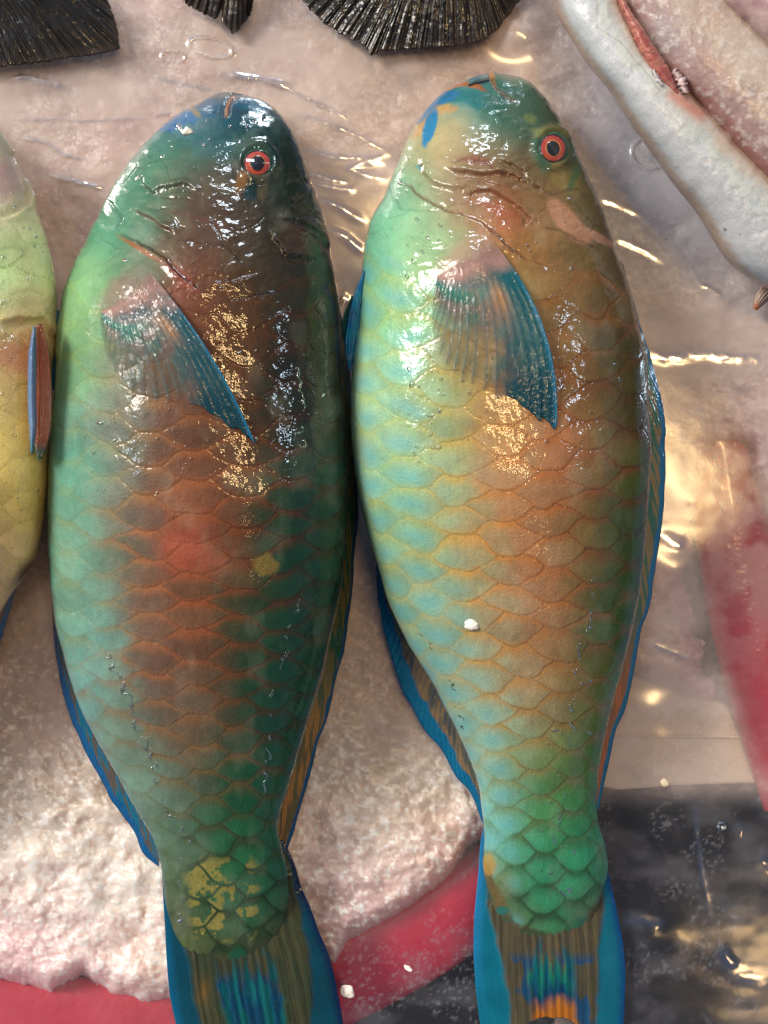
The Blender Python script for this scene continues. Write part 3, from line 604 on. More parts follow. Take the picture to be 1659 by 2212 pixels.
# ---- tail fins
def tail_fin(f, left, right, y1, centre_cut, kind, zt, label=None):
    nr, ncx = 230, 260
    fl, fr = pchip([p[1] for p in left], [p[0] for p in left]), pchip([p[1] for p in right], [p[0] for p in right])
    y0 = left[0][1]; u = np.linspace(0, 1, nr)[:, None]; v = np.linspace(0, 1, ncx)[None, :]
    yend = y1 - centre_cut * np.exp(-((v - .5) / .26) ** 4) + 5 * (vnoise(v * 60, v * 0, 3) - .5)
    Y = y0 + (yend - y0) * u; X = fl(Y) * (1 - v) + fr(Y) * v
    nray = 15; ph = v * nray + 2.2 * (fbm(v * 6, u * .6, 4, 2) - .5); ray = .5 + .5 * np.cos(ph * 2 * np.pi)
    sub = .5 + .5 * np.cos(ph * 8 * np.pi)
    H = .0006 * ray * sstep(.1, .3, u) + .00022 * sub * sstep(.25, .6, u) + .0015 * (fbm(v * 5, u * 2.2, 9, 3) - .5)
    V = v + 0 * u; n = fbm(V * 40, Y / 55, 12, 3); g = fbm(X / 40, Y / 40, 13, 3)
    wob = (g - .5) * .09
    if kind == 2:
        c = mix(c3(X.shape, '#5a523c'), lin('#504c3a'), sstep(.35, .65, n))
        cen = sstep(.32, .38, V + wob) * sstep(.69, .63, V - wob * .6) * sstep(2040, 2100, Y + 110 * (n - .5))
        cc = mix(mix(c3(X.shape, '#0c7866'), lin('#07596c'), sstep(.4, .7, n)), lin('#083c64'), sstep(2100, 2160, Y + 30 * (g - .5) + 50 * (n - .5)))
        cc = mix(cc, lin('#b06a1c'), sstep(2146, 2184, Y + 26 * (g - .5) + 26 * (n - .5)))
        c = mix(c, cc, cen)
        fl2 = sstep(.45, .58, fbm(V * 14, Y / 42, 22, 2)) * sstep(.19, .23, V) * sstep(.84, .78, V) * sstep(2050, 2085, Y) * (1 - cen)
        c = mix(c, lin('#0c4c78'), fl2 * .9)
        lo, ro = np.interp(Y, [1800,1950,2050,2150,2212], [.05,.08,.18,.215,.21]), np.interp(Y, [1850,1950,2050,2300], [.98,.92,.83,.81])
        rim = np.maximum(sstep(lo + .02, lo - .02, V + wob * .4), sstep(ro - .02, ro + .02, V + wob * .3))
        c = mix(c, mix(mix(c3(X.shape, '#0a7894'), lin('#2a94d8'), sstep(.09, .0, V) * sstep(2250, 1900, Y)), lin('#064c8c'), sstep(.93, 1, V)), rim)
    else:
        c = mix(c3(X.shape, '#4e5034'), lin('#404a32'), sstep(.35, .65, n))
        cen = sstep(.27, .31, V + wob * .6) * sstep(.69, .65, V - wob * .6) * sstep(2050, 2140, Y + 110 * (n - .5) + 40 * (g - .5))
        c = mix(c, mix(c3(X.shape, '#07496c'), lin('#08686e'), sstep(.45, .62, n)), cen)
        c = mix(c, lin('#8a6428'), np.exp(-((X - 440) / 12) ** 2 - ((Y - 2140) / 26) ** 2) * .6)
        lo, ro = np.interp(Y, [1800,1950,2050,2212], [.04,.07,.13,.15]), np.interp(Y, [1850,2000,2100,2212], [.97,.91,.86,.81])
        rim = np.maximum(sstep(lo + .02, lo - .02, V + wob * .4), sstep(ro - .02, ro + .02, V + wob * .3))
        c = mix(c, mix(mix(c3(X.shape, '#07566e'), lin('#0a74a4'), sstep(.07, .0, V)), lin('#052c5c'), sstep(.93, 1, V)), rim)
        H = H
    c = mix(c, c * .72, rim * (.5 + .5 * vnoise(V * 60, Y / 90, 31)));  H = H * (1 - .95 * rim); c = mix(c, c * .55, sstep(.8, 1, 1 - ray) * .35 * (1 - rim)); c = c * ((.62 if kind == 2 else .48) + .2 * g)[..., None]
    Z = zt(Y) + .003 * np.sin(np.pi * V)
    a = 1 - .0 * V
    return sheet('tail_fin', W(X, Y, Z + H), np.concatenate([c, a[..., None]], -1), .0009, M_FIN, f.root, label=label)
tail_fin(f2, [(1047,1780),(1038,1820),(1034,1880),(1028,1940),(1024,1990),(1023,2050),(1027,2125),(1037,2212),(1050,2300)],
         [(1294,1780),(1304,1825),(1313,1880),(1325,1930),(1336,1985),(1346,2040),(1351,2100),(1350,2150),(1347,2212),(1335,2300)], 2290, 92, 2, lambda y: .0095 - .004 * sstep(1900, 2250, y))
tube_on(f2, 'water_trail', [(1285,1230),(1268,1350),(1250,1420),(1238,1520),(1228,1600),(1222,1700),(1205,1780),(1190,1830)], .00050, 3, M_WATER)
tube_on(f2, 'water_trail', [(1175,1790),(1210,1800),(1245,1840),(1250,1900),(1215,1940)], .00052, 8, M_WATER, amp=10, freq=25)
tube_on(f2, 'water_trail', [(905,1360),(960,1440),(985,1520),(1010,1600)], .00045, 14, M_WATER, dens=.68)
tube_on(f2, 'water_trail', [(1010,478),(1060,500),(1095,530),(1130,562),(1175,580)], .00050, 18, M_WATER, amp=3, dens=.5, n=300)
drops_on(f2, 150, [(940,760,1340,960),(860,380,1240,600),(880,780,960,1000),(1140,1400,1320,1950)], 4)

# ================================================================== left parrotfish
L1 = [(487,199),(468,202),(450,210),(433,220),(400,236),(367,256),(333,287),(300,321),(273,354),(250,390),(220,450),(190,508),(160,568),(138,625),(125,690),(120,750),(120,812),(108,937),(103,1017),(102,1137),(107,1237),(116,1327),(136,1412),(165,1510),(208,1600),(252,1675),(298,1755),(335,1822),(350,1880),(358,1950),(376,2010),(405,2060),(450,2095),(490,2115)]
R1 = [(487,199),(508,201),(532,205),(555,212),(577,222),(608,248),(634,285),(655,330),(672,385),(692,445),(706,490),(716,550),(725,615),(733,675),(738,787),(744,887),(750,987),(752,1062),(748,1137),(740,1237),(728,1312),(712,1387),(693,1475),(668,1555),(646,1625),(627,1690),(608,1745),(600,1790),(608,1835),(620,1880),(624,1930),(614,1985),(588,2040),(550,2090),(525,2115)]
f1 = Fish('parrotfish', 'darker parrotfish with brown cheek, teal back and yellow blotched tail root, between two other parrotfish', 'parrotfish laid side by side on the ice', L1, R1,
          [(199,.004),(212,.013),(245,.023),(310,.0315),(440,.0385),(680,.046),(1050,.046),(1350,.038),(1650,.025),(1840,.016),(1980,.008),(2060,.0045),(2115,.0022)])
A1 = parse('''485,212,#1a5a80 430,245,#1b6a8c 540,230,#0f5270 600,265,#143c34 380,275,#2a7c98 340,310,#4d8c7c 400,330,#4a7060 480,300,#245a60 560,290,#14504a 635,330,#142e28 300,390,#4d8f80 350,400,#4f6a50 430,390,#5a4636 520,420,#4a3e2e 600,420,#1f3a34 655,420,#1a2e28
250,460,#55a088 300,470,#4a8070 380,470,#5a4430 470,470,#5c4430 560,480,#40382a 655,490,#44342c 220,520,#5fae8c 270,540,#4a9080 360,530,#6a4c32 450,560,#5c442e 550,560,#4a402c 660,560,#34322a 180,600,#7fb888 230,600,#5fa484 300,590,#5f7a68 390,620,#7c5040 480,640,#5c4a32 600,640,#40382a 705,620,#2c2e24
150,690,#8cbc88 200,700,#74ac88 420,690,#6a4a34 520,720,#4f4230 640,720,#3a3626 140,800,#7cb890 190,800,#80b08c 260,800,#687868 450,800,#645038 650,800,#36342a 120,900,#6fb09c 180,900,#6a9c90 260,900,#5c6a68 380,900,#665444 500,930,#584838 620,900,#3a3a2e 705,900,#24382c
120,1000,#62a89c 180,1000,#5a9a8c 260,990,#5f746c 380,1020,#6a5440 480,1000,#604c3a 580,1000,#464434 680,1000,#1c4a36 735,1000,#103c34 125,1100,#6cac9c 190,1100,#649a8c 270,1100,#70706a 400,1100,#805e48 500,1100,#665644 600,1090,#2a5440 690,1090,#124c38
130,1200,#74b09c 190,1200,#70a090 270,1200,#707468 410,1180,#a06048 500,1200,#745a44 600,1180,#285c44 680,1200,#0f5440 140,1300,#74ac9c 200,1300,#70a098 300,1300,#7c6c60 420,1300,#74644c 520,1300,#4c5c44 600,1300,#1a5c40 680,1300,#0c4c3c
150,1400,#70b0ac 220,1400,#6aa09c 320,1400,#74685c 430,1400,#745e4c 540,1400,#306048 620,1400,#0f5c40 670,1400,#0c4a3c 190,1500,#74b4b8 260,1500,#66948c 350,1500,#706860 460,1500,#6a6450 560,1490,#205c44 630,1500,#0c5a44 240,1600,#78b0ac 310,1600,#648c84 400,1600,#706a58 500,1590,#426048 590,1600,#14604a
300,1700,#7ca89c 360,1700,#667c74 440,1700,#606a54 520,1700,#286c4c 580,1700,#0f6448 350,1800,#70947f 400,1800,#547c6c 470,1800,#307850 550,1790,#1b7450 600,1830,#0f5c4c 370,1880,#647f68 420,1890,#5c7850 480,1900,#2f7a48 540,1880,#2a7c4c 600,1890,#1a6858
380,1960,#60664a 440,1960,#4a7450 500,1960,#1a7450 560,1950,#1a7454 615,1970,#4c5838 430,2040,#5c6a3c 500,2050,#54583a 580,2040,#4c5034''')
A1 = [(x, y, (c * np.array([1.25, .90, .82]) if 225 < x < 560 and 560 < y < 1650 else c)) for x, y, c in A1]
E1 = parse('''150,700,#90bc70 150,1000,#7cb48c 150,1300,#7cac84 270,900,#8c6c40 270,1200,#a46c48 270,1450,#a07050 420,800,#7c4c28 400,1000,#9c5c2c 420,1200,#b06038 430,1400,#ac6038 430,1600,#94603c 560,800,#54381c 560,1000,#7a4824 560,1200,#704a2c 560,1400,#54502c 680,900,#1c2416 680,1200,#0c3420
600,1500,#0c3c28 330,1600,#8c8060 340,1750,#6c8060 480,1750,#506034 420,1900,#3c5030 540,1900,#1c5028 500,2000,#34482c''')
hy1 = lambda X: np.interp(X, [110, 200, 300, 400, 500, 620, 740], [560, 600, 640, 660, 640, 600, 580])
X, Y, Z, H, col, hm, S, SC = paint_body(f1, A1, E1, [(0, 112), (600, 110), (1000, 106), (1300, 98), (1600, 84), (1850, 70), (2300, 64)], [(0, 84), (700, 76), (1000, 70), (1400, 60), (1750, 60), (1900, 66), (2400, 66)], 31, hy1, strength=1.0)
blob(col, X, Y, 470, 208, 28, 12, -6, '#3c6470', seed=5); blob(col, X, Y, 535, 222, 42, 15, 14, '#0c6484', seed=6)
band(col, X, Y, [(350,278),(372,258),(400,246),(430,243)], 22, '#0f70a8'); band(col, X, Y, [(432,236),(452,232),(472,236)], 20, '#0f6488', .9, 5, 4); band(col, X, Y, [(410,232),(421,240),(430,248)], 7, '#94803a', .9, 7, 3)
d, s_, t_ = dist_poly(X, Y, [(506,205),(495,216),(490,232),(489,246)]); col = mix(col, lin('#b07020'), np.exp(-(d / 4.2) ** 2)); H -= .0008 * np.exp(-((d - 6) / 3) ** 2)
blob(col, X, Y, 542, 412, 16, 22, 5, '#0c3c44', seed=5, amt=.9, soft=.3); blob(col, X, Y, 520, 395, 12, 24, 25, '#8a642a', amt=.75, soft=.5, seed=3); blob(col, X, Y, 565, 405, 10, 26, 0, '#5c5026', amt=.6, soft=.5, seed=3)
blob(col, X, Y, 305, 540, 52, 5, 32, '#a0581c', amt=.8, soft=.5, seed=8, wob=.2); blob(col, X, Y, 385, 595, 42, 14, 42, '#94483c', amt=.7, soft=.6, seed=9)
blob(col, X, Y, 400, 1180, 46, 20, 8, '#b4644c', amt=.7, soft=.5, seed=11); blob(col, X, Y, 455, 1205, 40, 14, 25, '#a8604c', amt=.6, soft=.4, seed=11)
blob(col, X, Y, 572, 1218, 26, 22, 10, '#94803c', amt=.85, soft=.3, seed=21, wob=.7); blob(col, X, Y, 640, 520, 30, 40, -15, '#5c4038', amt=.5, soft=.5, seed=21)
blob(col, X, Y, 418, 470, 70, 5, 15, '#703c34', amt=.3, soft=.8, seed=21)
blob(col, X, Y, 268, 636, 58, 32, -40, '#8c7470', amt=.75, soft=.6, seed=33)
# worn yellow scales at the tail root
yz = sstep(1840, 1870, Y) * sstep(2050, 2010, Y) * sstep(.7, .45, np.abs(S + .05)); yy = sstep(.50, .56, fbm(X / 26, Y / 24, 77, 4) + .07 * (SC[4] - .5) * 2)
net = .8 + .35 * vnoise(X / 3.2, Y / 3.2, 5)
col = mix(col, (np.ones(X.shape + (3,)) * lin('#a09848')) * net[..., None], yz * yy * .85 * sstep(.03, .1, np.minimum(SC[0], SC[1])))
blob(col, X, Y, 515, 2070, 20, 22, 0, '#0c6c54', amt=.8, soft=.5, seed=4)
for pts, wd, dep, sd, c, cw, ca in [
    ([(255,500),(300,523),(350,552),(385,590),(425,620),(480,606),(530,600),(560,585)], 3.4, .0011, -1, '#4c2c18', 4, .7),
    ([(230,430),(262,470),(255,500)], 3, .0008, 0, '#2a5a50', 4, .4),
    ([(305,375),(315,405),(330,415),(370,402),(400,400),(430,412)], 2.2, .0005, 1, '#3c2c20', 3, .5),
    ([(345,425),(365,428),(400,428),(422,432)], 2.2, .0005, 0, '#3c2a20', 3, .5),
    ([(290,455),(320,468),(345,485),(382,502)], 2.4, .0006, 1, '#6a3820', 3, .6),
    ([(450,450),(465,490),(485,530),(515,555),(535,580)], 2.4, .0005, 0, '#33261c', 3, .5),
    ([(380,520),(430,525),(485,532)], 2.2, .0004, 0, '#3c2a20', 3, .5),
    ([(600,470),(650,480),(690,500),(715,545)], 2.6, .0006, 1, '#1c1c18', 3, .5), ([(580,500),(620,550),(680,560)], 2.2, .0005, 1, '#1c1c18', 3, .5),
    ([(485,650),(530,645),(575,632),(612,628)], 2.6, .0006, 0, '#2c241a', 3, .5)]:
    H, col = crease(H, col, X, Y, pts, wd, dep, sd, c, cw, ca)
d = np.hypot((X - 556) / 1.05, (Y - 352)); H += .0022 * np.exp(-((d - 36) / 12) ** 2) - .0012 * np.exp(-(d / 24) ** 2)
H += .0030 * np.exp(-(((X - 285) * .8 - (Y - 625) * .6) / 65) ** 2 - (((X - 285) * .6 + (Y - 625) * .8) / 42) ** 2)
f1.extra = lambda X, Y: .0030 * np.exp(-(((X - 285) * .8 - (Y - 625) * .6) / 65) ** 2 - (((X - 285) * .6 + (Y - 625) * .8) / 42) ** 2)
f1.finish(H, ALB(col), M_SKIN)
eye(f1, 556, 352, 29, 27, 0, .54)
edge_fin(f1, 'dorsal_fin', [(718,640),(730,760),(738,870),(742,980),(742,1080),(735,1180),(722,1280),(705,1370),(680,1470),(656,1550),(634,1625),(614,1700),(596,1760),(585,1800)],
         [(728,640),(752,770),(765,900),(770,1000),(772,1112),(767,1187),(761,1262),(753,1337),(741,1412),(724,1474),(711,1540),(687,1605),(671,1665),(656,1725),(637,1785),(620,1840)],
         dorsal_cols('#6a6434', '#1c5840', '#0a4c7c', '#04203c', seed=25, lo='#a8742a', lo2='#6a5a2c', split=.72, rimw=.84), zprof([(0,.034),(.5,.028),(1,.012)]), zprof([(0,.018),(.5,.011),(1,.006)]), slant=.13, nray=52, seed=7)
edge_fin(f1, 'anal_fin', [(118,1300),(134,1380),(158,1460),(190,1540),(225,1615),(262,1680),(300,1745),(332,1810),(345,1850)],
         [(112,1290),(116,1390),(130,1470),(150,1540),(178,1610),(215,1680),(248,1740),(290,1800),(312,1848),(344,1872)],
         dorsal_cols('#5c5448', '#0c6c8c', '#065a94', '#042c5c', rimw=.64, seed=35), zprof([(0,.022),(.5,.014),(1,.010)]), zprof([(0,.010),(.5,.007),(1,.005)]), slant=.2, nray=30, seed=9)
leaf(f1, 'pelvic_fin', [(128,670),(119,730),(114,790),(113,842)], [(0,3),(.4,9),(.8,9),(1,2)], blue_leaf, lambda t: .046 - .008 * t, .003)
patch_fin(f1, 'pectoral_fin', [(320,584),(306,594),(286,612),(262,636),(240,655),(221,668)],
          [(549,967),(520,940),(478,912),(430,885),(380,868),(325,858),(275,836),(240,792),(222,740),(216,700)], 17, pect_cols(1), seed=14, ray_h=.00024, lift=.003, bulge=24)
tail_fin(f1, [(338,1815),(349,1880),(353,1950),(356,2000),(360,2075),(367,2150),(380,2212),(400,2300)], [(604,1800),(622,1835),(638,1872),(652,1920),(668,1955),(690,2015),(714,2075),(729,2140),(741,2212),(750,2300)], 2300, 40, 1, lambda y: .0095 - .004 * sstep(1900, 2250, y))
tube_on(f1, 'water_trail', [(222,1400),(262,1480),(300,1570),(330,1650),(362,1740),(392,1790),(410,1830)], .00052, 23, M_WATER)
tube_on(f1, 'water_trail', [(390,1850),(395,1920),(388,1975),(380,2020)], .00050, 27, M_WATER, freq=14, n=200)
tube_on(f1, 'water_trail', [(648,1290),(610,1420),(585,1500),(580,1580),(568,1700),(560,1780)], .00050, 33, M_WATER)
tube_on(f1, 'water_trail', [(640,790),(655,860),(650,930),(662,1010)], .00056, 36, M_WATER, amp=9, freq=16, n=240, dens=.45)
drops_on(f1, 150, [(380,720,700,980),(200,560,480,700),(300,250,560,420),(180,850,420,1080)], 14)
# ================================================================== third parrotfish, mostly outside the left edge
L3 = [(-215,212),(-300,222),(-380,262),(-450,350),(-500,500),(-540,700),(-560,900),(-550,1100),(-520,1300),(-440,1500),(-380,1640),(-340,1800)]
R3 = [(-215,212),(-150,216),(-70,238),(0,282),(33,334),(63,399),(83,459),(104,525),(118,590),(124,650),(122,720),(114,800),(109,880),(106,945),(102,1038),(97,1110),(82,1190),(58,1240),(30,1275),(-10,1340),(-90,1480),(-170,1640),(-190,1800)]
f3 = Fish('parrotfish', 'yellow green parrotfish with pale belly, cut off by the left edge of the photo', 'parrotfish laid side by side on the ice', L3, R3,
          [(212,.004),(240,.016),(400,.036),(700,.044),(1000,.044),(1300,.034),(1600,.02),(1800,.012)], step=4.2, ncol=260)
A3 = parse('''-200,300,#4a8c7c -10,300,#6c8c7c 10,330,#b4a088 15,370,#94707c 40,400,#a8a084 0,420,#8a8490 60,450,#b8b088 10,480,#a4a48c 40,520,#a4b47c 90,540,#b4b488 0,560,#8cb48c 50,580,#a8b880 100,620,#bcb488 20,640,#a0b484 0,700,#a8b080 70,690,#b8a47c
110,700,#b09880 20,740,#b8945c 60,760,#b0785c 20,800,#c09860 0,850,#c8b868 40,900,#c8b464 80,900,#bca45c 0,980,#c8b868 50,1020,#c4ac60 95,1020,#a88c50 20,1100,#bca860 80,1120,#ac8c50 10,1180,#b49c70 50,1200,#b09468 20,1240,#bc9c7c 0,1290,#c8a484 -150,700,#98a070 -150,1100,#98a070''')
X, Y, Z, H, col, hm, S, SC = paint_body(f3, A3, parse('0,600,#90a864 0,1000,#c8b050'), [(0, 112), (2300, 90)], [(0, 80), (2400, 66)], 51, lambda X: 480 + 0 * X, strength=.12)
H = H * .6
blob(col, X, Y, 0, 385, 44, 44, 60, '#94747c', amt=.55, soft=.5, seed=3); blob(col, X, Y, 30, 770, 55, 30, 20, '#b0705c', amt=.5, soft=.7, seed=4); blob(col, X, Y, 60, 1235, 30, 16, -40, '#5c4434', amt=.8, soft=.6, seed=9, wob=.8)
for pts, wd, dep, sd, c, cw, ca in [([(10,310),(35,340),(52,375),(62,420),(58,440)], 3, .0009, 1, '#8c7c5c', 4, .5), ([(0,470),(30,462),(58,442),(64,410)], 3, .0008, -1, '#8c8060', 4, .5),
    ([(0,700),(40,690),(90,690),(122,735)], 4, .0008, 1, '#a08058', 6, .5), ([(0,540),(40,535),(70,560)], 3, .0005, 0, '#88986c', 4, .4), ([(20,640),(60,625),(100,640)], 3, .0005, 0, '#98986c', 4, .4)]:
    H, col = crease(H, col, X, Y, pts, wd, dep, sd, c, cw, ca)
f3.finish(H, ALB(col * 1.6), M_SKIN)
edge_fin(f3, 'anal_fin', [(20,1265),(0,1320),(-30,1400),(-90,1520)], [(36,1262),(20,1320),(4,1375),(-60,1540)], dorsal_cols('#a8764c', '#8c6a5c', '#0a74b0', '#0a4a8c', rimw=.45, seed=45), zprof([(0,.024),(1,.012)]), zprof([(0,.014),(1,.006)]), nu=80, nv=30, nray=10)
def pelv(X, Y, t, v):
    n = fbm(v * 5, t * 3, 6, 3); c = mix(c3(X.shape, '#9c5038'), lin('#7c5448'), sstep(.35, .65, n)); c = mix(c, lin('#38605c'), sstep(.82, .95, t))
    return mix(c, lin('#5f7fa0'), sstep(-.45, -.6, -v) * 1.0)
def pelv2(X, Y, t, v):
    n = fbm(v * 5, t * 3, 6, 3); c = mix(c3(X.shape, '#94503a'), lin('#84584a'), sstep(.35, .65, n)); c = mix(c, lin('#2c6468'), sstep(.86, .98, t)); return c
leaf(f3, 'pelvic_fin', [(84,700),(90,770),(92,850),(90,930),(84,990)], [(0,6),(.3,17),(.7,20),(.9,13),(1,3)], pelv2, lambda t: f3.topz(72 + 6 * np.sin(np.pi * t), 700 + 290 * t) + .003, .003, ridge=.001, nray=9)
leaf(f3, 'fin_spine', [(74,705),(69,770),(68,850),(70,920),(68,978)], [(0,3),(.3,9),(.7,9),(1,3)], lambda X, Y, t, v: mix(c3(X.shape, '#5878a0'), lin('#1c6a84'), sstep(.85, .97, t)), lambda t: f3.topz(62 + 0 * t, 705 + 273 * t) + .006, .0035, ridge=.0003)
drops_on(f3, 60, [(0,400,110,1200)], 6)

# ================================================================== black tail fins at the top
def black_fan(label, root_pts, tip_pts, nray, seed, notch=(), rag=9, zc=.012, bulge=0, tint='#0e0d0e', tint2='#1c1816'):
    r = empty('black_fish_tail', 0, 0, label, 'fish tail', 'black fish tails reaching in from the top edge')
    def fn(X, Y, u, t, ray):
        n = fbm(t * nray * 2, u * 3, seed, 3); c = mix(c3(X.shape, tint), lin(tint2), sstep(.4, .7, n)); c = mix(c, lin('#100e0f'), sstep(.5, 0, ray) * .5)
        e = sstep(.93, .99, u); c = mix(c, lin('#4c3c34'), e * .5 * n)
        return c
    nr, nt_ = 170, 420
    tt = np.linspace(0, 1, nt_); bx, by = pathfn(root_pts)(tt); tx, ty = pathfn(tip_pts)(tt); u = np.linspace(0, 1, nr)[:, None]; t = tt[None, :] + 0 * u
    L_ = np.hypot(tx - bx, ty - by); jag = (vnoise(t * nray * 5, t * 0, seed) * .6 + vnoise(t * nray * 14, t * 0, seed + 1) * .4 - .5) * rag * 2 / L_
    for a, w_, d_ in notch: jag = jag - np.exp(-((t - a) / w_) ** 2) * d_ / L_
    X = bx + (tx - bx) * u * (1 + jag); Y = by + (ty - by) * u * (1 + jag)
    tw = t + .05 * (fbm(t * 9, u * .7, seed + 8, 3) - .5); ray = .5 + .5 * np.cos(tw * nray * 2 * np.pi); sub = vnoise(tw * nray * 9, u * 2, seed + 9)
    Z = zc * (1 - u ** 1.6 * .75) + .0006 * ray * sstep(.05, .3, u) + .0007 * sub * sstep(.3, .6, u) + .002 * (fbm(t * 7, u * 3, seed + 4, 3) - .5) + .004
    sheet('tail_fin', W(X, Y, Z), fn(X, Y, u + 0 * t, t, ray), .0012, M_BLACK, r)
    n = 40; a = np.linspace(0, 1, n)[:, None]; b = np.linspace(-1, 1, 30)[None, :]    # stump of the body above the fin, out of the picture
    p0 = np.array([bx[0], by[0]]); p1 = np.array([bx[-1], by[-1]]); mid = (p0 + p1) / 2; dr = np.array([tx.mean() - mid[0], ty.mean() - mid[1]]); dr /= np.linalg.norm(dr); hw = np.linalg.norm(p1 - p0) / 2; sd_ = (p1 - p0) / (2 * hw)
    PX = mid[0] + sd_[0] * hw * b * (1 + .3 * a) - dr[0] * 260 * a + dr[0] * 40 * (1 - a); PY = mid[1] + sd_[1] * hw * b * (1 + .3 * a) - dr[1] * 260 * a + dr[1] * 40 * (1 - a)
    PZ = .012 + .016 * (a + .15) * np.sqrt(np.maximum(1 - b * b, 0))
    sheet('tail_root', W(PX, PY, PZ), c3(PX.shape, '#1c1a1c'), .006, M_BLACK, r)
    return r
black_fan('wide black tail fin spread in the top left corner', [(-40,-190),(-75,-160),(-110,-130)], [(225,-20),(252,60),(257,102),(215,114),(120,128),(40,139),(-60,148),(-140,140)], 26, 3, rag=4)
black_fan('small dark brown tail fin tip with a split, between the two larger black ones', [(545,-120),(510,-150),(470,-165)], [(548,-20),(544,20),(525,52),(503,71),(487,52),(462,38),(430,24),(395,2)], 14, 8, notch=((.62, .018, 26),), rag=4, tint='#1c1716', tint2='#342a26')
black_fan('largest black tail fin with gold glints, directly above the gap between the parrotfish', [(1010,-190),(960,-200),(900,-190)], [(1150,-40),(1105,22),(1075,60),(1050,82),(980,98),(900,104),(850,108),(805,118),(785,96),(745,78),(700,48),(675,25),(650,-5)], 24, 12, notch=((.64, .012, 10), (.78, .01, 12)), rag=4)

# ================================================================== pale gutted fish, top right
def loft(name, label, Lp, Rp, Tn, colf, parts=None, z=.004, rows=300, cols=150, e=.85):
    r = empty('gutted_fish', 0, 0, label, 'fish', 'pale gutted fish in the top right corner')
    u = np.linspace(0, 1, rows); lx, ly = pathfn(Lp)(u); rx, ry = pathfn(Rp)(u); wv = np.linspace(-1, 1, cols); ph = .6 * (np.pi / 2) * wv + .4 * np.arcsin(wv)
    U, PH = np.meshgrid(u, ph, indexing='ij'); s = np.sin(PH)
    X = (lx + rx)[:, None] / 2 + (rx - lx)[:, None] / 2 * s; Y = (ly + ry)[:, None] / 2 + (ry - ly)[:, None] / 2 * s
    T = pchip([p[0] for p in Tn], [p[1] for p in Tn])(U); Z = z + T * .8 + T * np.power(np.maximum(np.cos(PH), 0), e)
    n = fbm(X / 12, Y / 12, 3, 4); n2 = fbm(X / 40, Y / 40, 6, 3); col = colf(X, Y, U, s, n, n2)
    Z = Z + .0006 * (n - .5) * sstep(-.5, .1, s) + .0010 * (n2 - .5)
    P = W(X, Y, Z); m = 16; phb = np.linspace(np.pi / 2, 1.5 * np.pi, m + 2)[1:-1]; U2, PB = np.meshgrid(u, phb, indexing='ij'); sb = np.sin(PB)
    Xb = (lx + rx)[:, None] / 2 + (rx - lx)[:, None] / 2 * sb; Yb = (ly + ry)[:, None] / 2 + (ry - ly)[:, None] / 2 * sb; Zb = z + T[:, :1] * .8 - T[:, :1] * .78 * np.abs(np.cos(PB)) ** .8
    V = np.concatenate([P, W(Xb, Yb, Zb)], 1); C_ = np.concatenate([col, np.repeat(col[:, :1], m, 1)], 1)
    me = raw(name, V.reshape(-1, 3), gridF(rows, cols + m, wrap=True), C_.reshape(-1, 3)); link(me, name, M_WHITE, r)
    r['_z'] = z; return r
def colA(X, Y, U, s, n, n2):
    # s=-1 left edge .. +1 the dark seam
    c = mix(c3(X.shape, '#b4a090'), lin('#bcc2c8'), sstep(-.93, -.62, s + .1 * (n - .5))); c = mix(c, lin('#c0c4c0'), sstep(-.2, .25, s + .5 * (n2 - .5)))
    c = mix(c, lin('#c4b4a4'), sstep(.25, .8, s + .5 * (n2 - .5))); c = mix(c, lin('#a88478'), sstep(-.9, -1, s + .08 * (n - .5)) * .8)
    c = mix(c, lin('#b88878'), sstep(.9, 1, U) * .5)
    d, q, t = dist_poly(X + (n - .5) * 8, Y, [(1380,0),(1379,55),(1400,70),(1440,100),(1470,140),(1478,180)]); c = mix(c, lin('#9c8c78'), 0 * d)
    d, q, t = dist_poly(X + (n - .5) * 8, Y, [(1288,0),(1290,60),(1312,72),(1345,95),(1372,130),(1400,160),(1425,195)]); c = mix(c, lin('#94886c'), np.exp(-(d / 1.6) ** 2) * .5)
    red = np.exp(-(dist_poly(X, Y, [(1455,205),(1490,230),(1510,245)])[0] / 16) ** 2); c = mix(c, lin('#c07c68'), red * .8)
    c = mix(c, lin('#a8685c'), sstep(.42, .7, fbm(X / 16, Y / 30, 9, 3)) * sstep(.5, .9, s) * .35)
    for x_, y_ in ((1566,496), (1598,508), (1575,560)): c = mix(c, lin('#5c4030'), np.exp(-(np.hypot(X - x_, Y - y_) / (3.2 if x_ == 1566 else 1.6)) ** 2))
    return .92 * c * ((.93 + .14 * n) * (.97 + .06 * vnoise((X - Y) / 5, (X + Y) / 40, 8)))[..., None]
def colB(X, Y, U, s, n, n2):
    c = mix(c3(X.shape, '#a8908c'), lin('#c4b4a4'), sstep(-.35, .3, s + .5 * (n2 - .5))); c = mix(c, lin('#94605c'), sstep(-.45, -.85, s + .5 * (n - .5)) * .75)
    c = mix(c, lin('#a8a0a4'), np.exp(-(((X - 1440) / 60) ** 2 + ((Y - 70) / 55) ** 2)) * .7); c = mix(c, lin('#c4a08c'), np.exp(-(((X - 1540) / 50) ** 2 + ((Y - 20) / 40) ** 2)) * .5)
    return .85 * mix(c, lin('#d8d0cc'), sstep(.56, .72, n) * .5) * (.88 + .24 * fbm(X / 7, Y / 7, 8, 2))[..., None]
def colC(X, Y, U, s, n, n2): return mix(c3(X.shape, '#94787c'), lin('#a89494'), sstep(.3, .7, n2)) * (.85 + .3 * n)[..., None]
